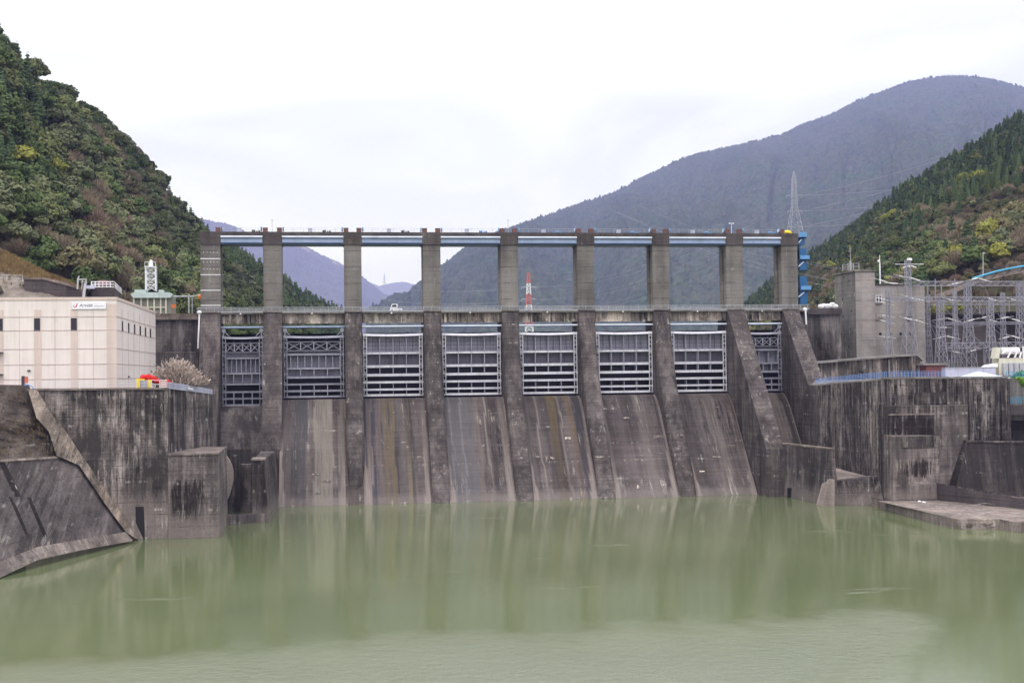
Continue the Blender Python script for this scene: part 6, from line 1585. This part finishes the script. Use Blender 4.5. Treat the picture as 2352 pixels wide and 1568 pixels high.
def sample(G, nv, n, rs):
    """random points on the visible part of a terrain grid, uniform over its true area"""
    A = G[:nv]; a = A[:-1, :-1]; b = A[:-1, 1:]; c = A[1:, :-1]
    ar = np.linalg.norm(np.cross(b-a, c-a), axis=2); ar = ar/ar.sum(); idx = rs.choice(ar.size, n, p=ar.ravel()); i, j = np.unravel_index(idx, ar.shape)
    s, t = rs.uniform(0, 1, n)[:, None], rs.uniform(0, 1, n)[:, None]
    P = A[i, j]*(1-s)*(1-t)+A[i, j+1]*s*(1-t)+A[i+1, j]*(1-s)*t+A[i+1, j+1]*s*t; return P, (i+t[:, 0])/(nv-1)
def thin(P, dmin):
    cell = {}; keep = []
    for k, p in enumerate(P):
        r = dmin[k]; key = (int(p[0]//8), int(p[1]//8)); ok = True
        for dx in (-1, 0, 1):
            for dy in (-1, 0, 1):
                for q in cell.get((key[0]+dx, key[1]+dy), ()):
                    if (P[q][0]-p[0])**2+(P[q][1]-p[1])**2+((P[q][2]-p[2])*.6)**2 < r*r: ok = False; break
                if not ok: break
            if not ok: break
        if ok: cell.setdefault(key, []).append(k); keep.append(k)
    return np.array(keep)
COLS = {  # name: (kind, linear colour)
 'dark green broadleaf': ('broad', (.030, .046, .016)), 'olive green broadleaf': ('broad', (.048, .060, .024)), 'grey green broadleaf': ('broad', (.050, .062, .032)),
 'yellow green spring': ('broad', (.080, .090, .022)), 'dark conifer': ('conifer', (.026, .044, .020)), 'mid green conifer': ('conifer', (.040, .060, .024)),
 'bare grey brown': ('bare', (.088, .078, .058)), 'bare reddish': ('bare', (.092, .074, .058)), 'brownish leafing': ('broad', (.070, .070, .036))}
def choose(u, v, D, side, rs, x, y):
    n1 = float(vnoise(np.array(u/130.), np.array(v/110.), 5 if side == 'left' else 8)); q = rs.rand()
    if side == 'left':
        if D > 560: w_ = [('mid green conifer', .42), ('dark conifer', .28), ('olive green broadleaf', .2), ('grey green broadleaf', .07), ('bare reddish', .03)]
        elif 560 < v and u < 330 or (200 < u < 330 and 330 < v < 620): w_ = [('bare grey brown', .33), ('grey green broadleaf', .22), ('olive green broadleaf', .15), ('dark green broadleaf', .12), ('brownish leafing', .12), ('bare reddish', .04), ('brownish leafing', .02)]
        elif u < 120 and v < 480: w_ = [('dark conifer', .30), ('dark green broadleaf', .38), ('mid green conifer', .14), ('olive green broadleaf', .17), ('yellow green spring', .01)]
        else: w_ = [('grey green broadleaf', .36), ('olive green broadleaf', .32), ('dark green broadleaf', .22), ('bare grey brown', .05), ('bare reddish', .02), ('mid green conifer', .03)]
    else:
        up_ = v < 470-(u-2050)*.35+90*n1
        if D > 700 or up_: w_ = [('dark conifer', .48), ('mid green conifer', .30), ('olive green broadleaf', .09), ('dark green broadleaf', .08), ('bare grey brown', .03), ('yellow green spring', .02)]
        elif n1 > .48: w_ = [('bare grey brown', .42), ('brownish leafing', .20), ('grey green broadleaf', .14), ('bare reddish', .08), ('yellow green spring', .05), ('dark conifer', .06), ('olive green broadleaf', .05)]
        else: w_ = [('olive green broadleaf', .27), ('dark green broadleaf', .2), ('dark conifer', .18), ('grey green broadleaf', .15), ('bare grey brown', .1), ('yellow green spring', .04), ('brownish leafing', .06)]
    for k, p in w_:
        q -= p
        if q <= 0: return k
    return w_[0][0]
ALL = []
for side, G, nv in (('left', GL, nvl), ('right', GR, nvr)):
    rs = np.random.RandomState(11 if side == 'left' else 12)
    P, T = sample(G, nv, 26000, rs); u, v, D = toPx(P)
    ok = (u > -260) & (u < W0+260) & (v < 900) & (D > 150)
    P, T, u, v, D = P[ok], T[ok], u[ok], v[ok], D[ok]
    o = rs.permutation(len(P)); P, T, u, v, D = P[o], T[o], u[o], v[o], D[o]
    k = thin(P, np.where(D < 520, 4.6, 5.0)*(.74 if side == 'right' else 1)*rs.uniform(.85, 1.25, len(P)))
    for i in k:
        # keep clear: grassy shoulder and roads at the left, road barrier at right
        if side == 'left' and D[i] < 258 and u[i] < 200: continue
        lowb = side == 'right' and D[i] < 350 and u[i] > 2120
        if lowb and D[i] < 312: continue
        nm = choose(u[i], v[i], D[i], side, rs, *P[i][:2]); kind, col = COLS[nm]
        sc = rs.uniform(.8, 1.35)*(1.0 if kind == 'broad' else .95)
        if side == 'left' and u[i] < 260: sc *= 1.12
        if side == 'right' and D[i] > 430: sc *= .72
        if kind == 'conifer': sc *= .88
        if lowb:
            nm = ('bare grey brown', 'bare reddish', 'brownish leafing')[int(rs.rand()*2.6)]; kind = COLS[nm][0]; sc *= .5
        P[i][2] -= 1.2 if kind == 'broad' else .3
        ALL.append((D[i], side, nm, kind, P[i], sc, rs.uniform(0, 6.28), rs.uniform(.75, 1.25), rs.uniform(.9, 1.12), u[i], v[i]))
# hand placed bright accents
for (side, u_, v_, D_, nm, sc) in (('left', 130, 385, 330, 'yellow green spring', .8), ('left', 30, 470, 290, 'dark green broadleaf', 1.9), ('left', 262, 385, 470, 'bare reddish', 1.0), ('left', 262, 572, 330, 'bare reddish', 1.0), ('left', 530, 620, 560, 'bare reddish', 1.6), ('left', 545, 660, 540, 'bare reddish', 1.2),
                                   ('right', 2052, 500, 600, 'yellow green spring', 1.35), ('right', 2215, 415, 560, 'yellow green spring', 1.1), ('right', 2250, 405, 540, 'yellow green spring', 1.2), ('right', 2245, 500, 480, 'brownish leafing', 1.9), ('right', 2260, 490, 480, 'bare grey brown', 2.0), ('right', 1940, 690, 400, 'yellow green spring', .7),
                                   ('right', 2180, 610, 380, 'yellow green spring', .9), ('right', 2090, 600, 400, 'dark green broadleaf', 1.2), ('right', 1905, 612, 520, 'yellow green spring', .8), ('right', 2110, 712, 300, 'yellow green spring', .6), ('right', 2150, 716, 300, 'yellow green spring', .6), ('right', 2190, 712, 300, 'yellow green spring', .7)):
    p = aD(u_, v_, D_); p = np.array(p)-np.array([0, 0, 4.5*sc]); ALL.append((D_*.2, side, nm, COLS[nm][0], p, sc, 1., 1., 1., u_, v_))
ALL.sort(key=lambda a: a[0]/a[5]**.5)
cnt = {}; rest = []
LAB = {'left': 'on the steep left hillside', 'right': 'on the right hillside'}
for (D, side, nm, kind, P, sc, rot, br, hz, u, v) in ALL:
    seen = -40 < u < W0+40 and v > -60
    word = {'broad': 'tree', 'conifer': 'conifer', 'bare': 'bare tree'}[kind]
    key = kind
    if seen and cnt.get(key, 0) < 290:
        c_ = cnt[key] = cnt.get(key, 0)+1
        nmo = {'broad': 'broadleaf_tree', 'conifer': 'conifer_tree', 'bare': 'bare_tree'}[kind]
        e = bpy.data.objects.new(nmo, None); C.objects.link(e); e.location = P; e.rotation_euler = (0, 0, rot); e.scale = (sc, sc, sc*hz); e.empty_display_size = .1
        art = 'bare' if kind == 'bare' else ''
        noun = 'tree' if kind != 'conifer' else ''
        tag(e, f'{nm} {noun} {LAB[side]}'.replace('  ', ' '), 'tree', f'{nm} {noun}'.strip()+f's {LAB[side]}')
        i_ = (c_*7) % len(PM[kind]); o = bpy.data.objects.new('crown', PM[kind][i_]); C.objects.link(o); o.parent = e
        q = COLS[nm][1]; o.color = (q[0]*br, q[1]*br, q[2]*br, 1)
        o = bpy.data.objects.new('trunk', TM[kind]); C.objects.link(o); o.parent = e
    else: rest.append((D, side, nm, kind, P, sc, rot, br, hz))
for side in ('left', 'right'):
    Vs = []; Qs = []; Cs = []; off = 0; kk = 0
    for (D, s_, nm, kind, P, sc, rot, br, hz) in rest:
        if s_ != side: continue
        src = (PROTO if D < 520 else LOW)[kind]; V, Q = src[kk % len(src)]; kk += 1
        c, s = math.cos(rot), math.sin(rot); W = np.stack([(V[:, 0]*c-V[:, 1]*s)*sc, (V[:, 0]*s+V[:, 1]*c)*sc, V[:, 2]*sc*hz], 1)+P
        Vs.append(W); Qs.append(Q+off); off += len(V); q = COLS[nm][1]; Cs.append(np.tile(np.array([q[0]*br, q[1]*br, q[2]*br, 1.]), (len(V), 1)))
    if Vs:
        o = np_mesh('forest', np.concatenate(Vs), np.concatenate(Qs), M['leaf_mass'], False, None, np.concatenate(Cs))
        tag(o, f'dense mixed forest covering the rest of the {side} hillside', 'forest', kind='stuff')
print('TREES', cnt, len(rest))
# white dead trunks among the dark trees, left
for (u, v0, v1, D) in ((89, 435, 475, 330), (146, 428, 465, 330), (185, 430, 470, 335), (98, 445, 480, 330)):
    b = MB(); p = aD(u, v1, D); q = aD(u+1, v0, D); b.tube(p, q, .22, .12, 6); b.tube(p.lerp(q, .6), q+Vector((.9, 0, -.4)), .1, .05, 5)
    tag(b.build('dead_trunk', M['ledge']), 'pale dead trunk among the dark trees on the left hillside', 'dead tree', 'pale dead trunks on the left hillside')
# grassy shoulder upper left
def shoulder():
    rows = []
    tp_ = [(-300, 548), (-60, 570), (0, 578), (30, 592), (70, 612), (110, 634), (150, 648), (185, 668)]; bt_ = [(-300, 700), (-60, 700), (0, 700), (40, 700), (80, 700), (120, 700), (160, 700), (190, 700)]
    n = 40
    for j in range(16):
        t = j/15; r = []
        for k in range(n+1):
            f = k/n*(len(tp_)-1); i = min(len(tp_)-2, int(f)); g_ = f-i
            ut = tp_[i][0]*(1-g_)+tp_[i+1][0]*g_; vt = tp_[i][1]*(1-g_)+tp_[i+1][1]*g_; ub = bt_[i][0]*(1-g_)+bt_[i+1][0]*g_
            D = 252-20*t+1.2*float(fbm(np.array(k*.35), np.array(j*.4), 4, 2))*2.5
            r.append(aD(ut*(1-t)+ub*t, vt*(1-t)+700*t, D))
        rows.append(r)
    return rows
rows = shoulder(); b = MB(); b.quadgrid(rows)
t = NT('rocky_shoulder'); Xn, Yn, Zn = t.sep(); n1 = t.noise(t.pos((.5,)*3), 1, 6, .75)
M['shoulder'] = t.done(t.ramp(n1, [(.3, (.09, .08, .065)), (.5, (.20, .17, .14)), (.7, (.28, .25, .21))]), .95)
tag(b.build('rocky_shoulder', M['shoulder']), 'grey rocky slope with yellow dry grass on top, behind the cream building roof', 'rocky slope')
def fg(rr):
    j = int(abs(rr.gauss(0, 2.6))); k = rr.randint(0, 39)
    if j > 8: return None
    a = rows[j][k]; c = rows[min(15, j+1)][k+1]; return a.lerp(c, rr.random())
grass_on('dry_grass', fg, 5200, .9, M['drygrass'], 'yellow dry grass on the slope behind the roof of the cream building', 4, .13)
def guard(u0, v0, u1, v1, D, lab):
    P = [aD(u0, v0, D), aD(u1, v1, D)]; railing('road_rail', P, 1.1, 2, M['rail_grey'], lab, step=2.2, r=.04)
guard(-20, 645, 52, 646, 236, 'thin grey rail on the rocky slope at the left edge')
# cherry in blossom beside the red cloth
rs = np.random.RandomState(91); cb = aY(408, 884, YW+14)
ct = empty('cherry_tree', cb, 'pale pinkish cherry tree in blossom between the cream building and the first pier', 'cherry tree')
M['blossom'] = leafmat('cherry_blossom', [(.3, (.34, .26, .21)), (.5, (.58, .49, .43)), (.7, (.30, .22, .15))], .8, 1.2)
n = 4200; d = sph(rs, n, -.1); r = rs.uniform(.1, 1, (len(d), 1))**.45
a_ = np.arctan2(d[:, 1], d[:, 0]); e_ = np.arcsin(d[:, 2]); lob = 1+.14*np.sin(a_*6+1+e_*4)+.12*np.sin(a_*11+e_*7)
P = d*r*np.array([4.3, 3.0, 3.7])*lob[:, None]+np.array([.2, 0, .5])
P[:, 2] *= np.where(P[:, 0] > 0, 1-.09*P[:, 0], 1+.03*P[:, 0]); P = P[P[:, 2] > -.4]
dirs = P-np.array([-.5, 0, -2.2]); dirs /= np.linalg.norm(dirs, axis=1)[:, None]; dirs += rs.normal(0, .25, dirs.shape)
s_ = np.cross(dirs, rs.normal(0, 1, dirs.shape)); s_ /= np.linalg.norm(s_, axis=1)[:, None]; w_ = rs.uniform(.05, .14, (len(P), 1)); l = rs.uniform(.10, .34, (len(P), 1))
V = np.stack([P-s_*w_-dirs*l, P+s_*w_-dirs*l, P+s_*w_+dirs*l, P-s_*w_+dirs*l], 1).reshape(-1, 3)+np.array(cb)
np_mesh('crown', V, np.arange(len(V)).reshape(-1, 4), M['blossom'], False, ct)
b = MB()
for k in range(26):
    a = k*.7; rr_ = 3.9*(.6+.4*math.sin(k*1.9)**2); b.tube(cb+Vector((0, 0, -1)), cb+Vector((rr_*math.cos(a), .7*rr_*math.sin(a), 1.2+3.2*abs(math.sin(k*2.3)))), .09, .025, 5)
b.build('trunk', M['bark'], ct)
# bushes at the right edge
def bush(name, c, sc, col, lab):
    rs = np.random.RandomState(int(c.x) % 97); V, Q = broad(33, 700, .3); V = V-np.array([0, 0, 3.2]); e = empty(name, c, lab, 'bush')
    me = to_mesh('crown', (V*sc, Q)); o = bpy.data.objects.new('crown', me); C.objects.link(o); o.parent = e; o.color = (*col, 1)
bush('round_bush', aY(2352, 905, YR2+5), 1.0, (.05, .10, .012), 'dense green bush at the right edge above the teal railing')
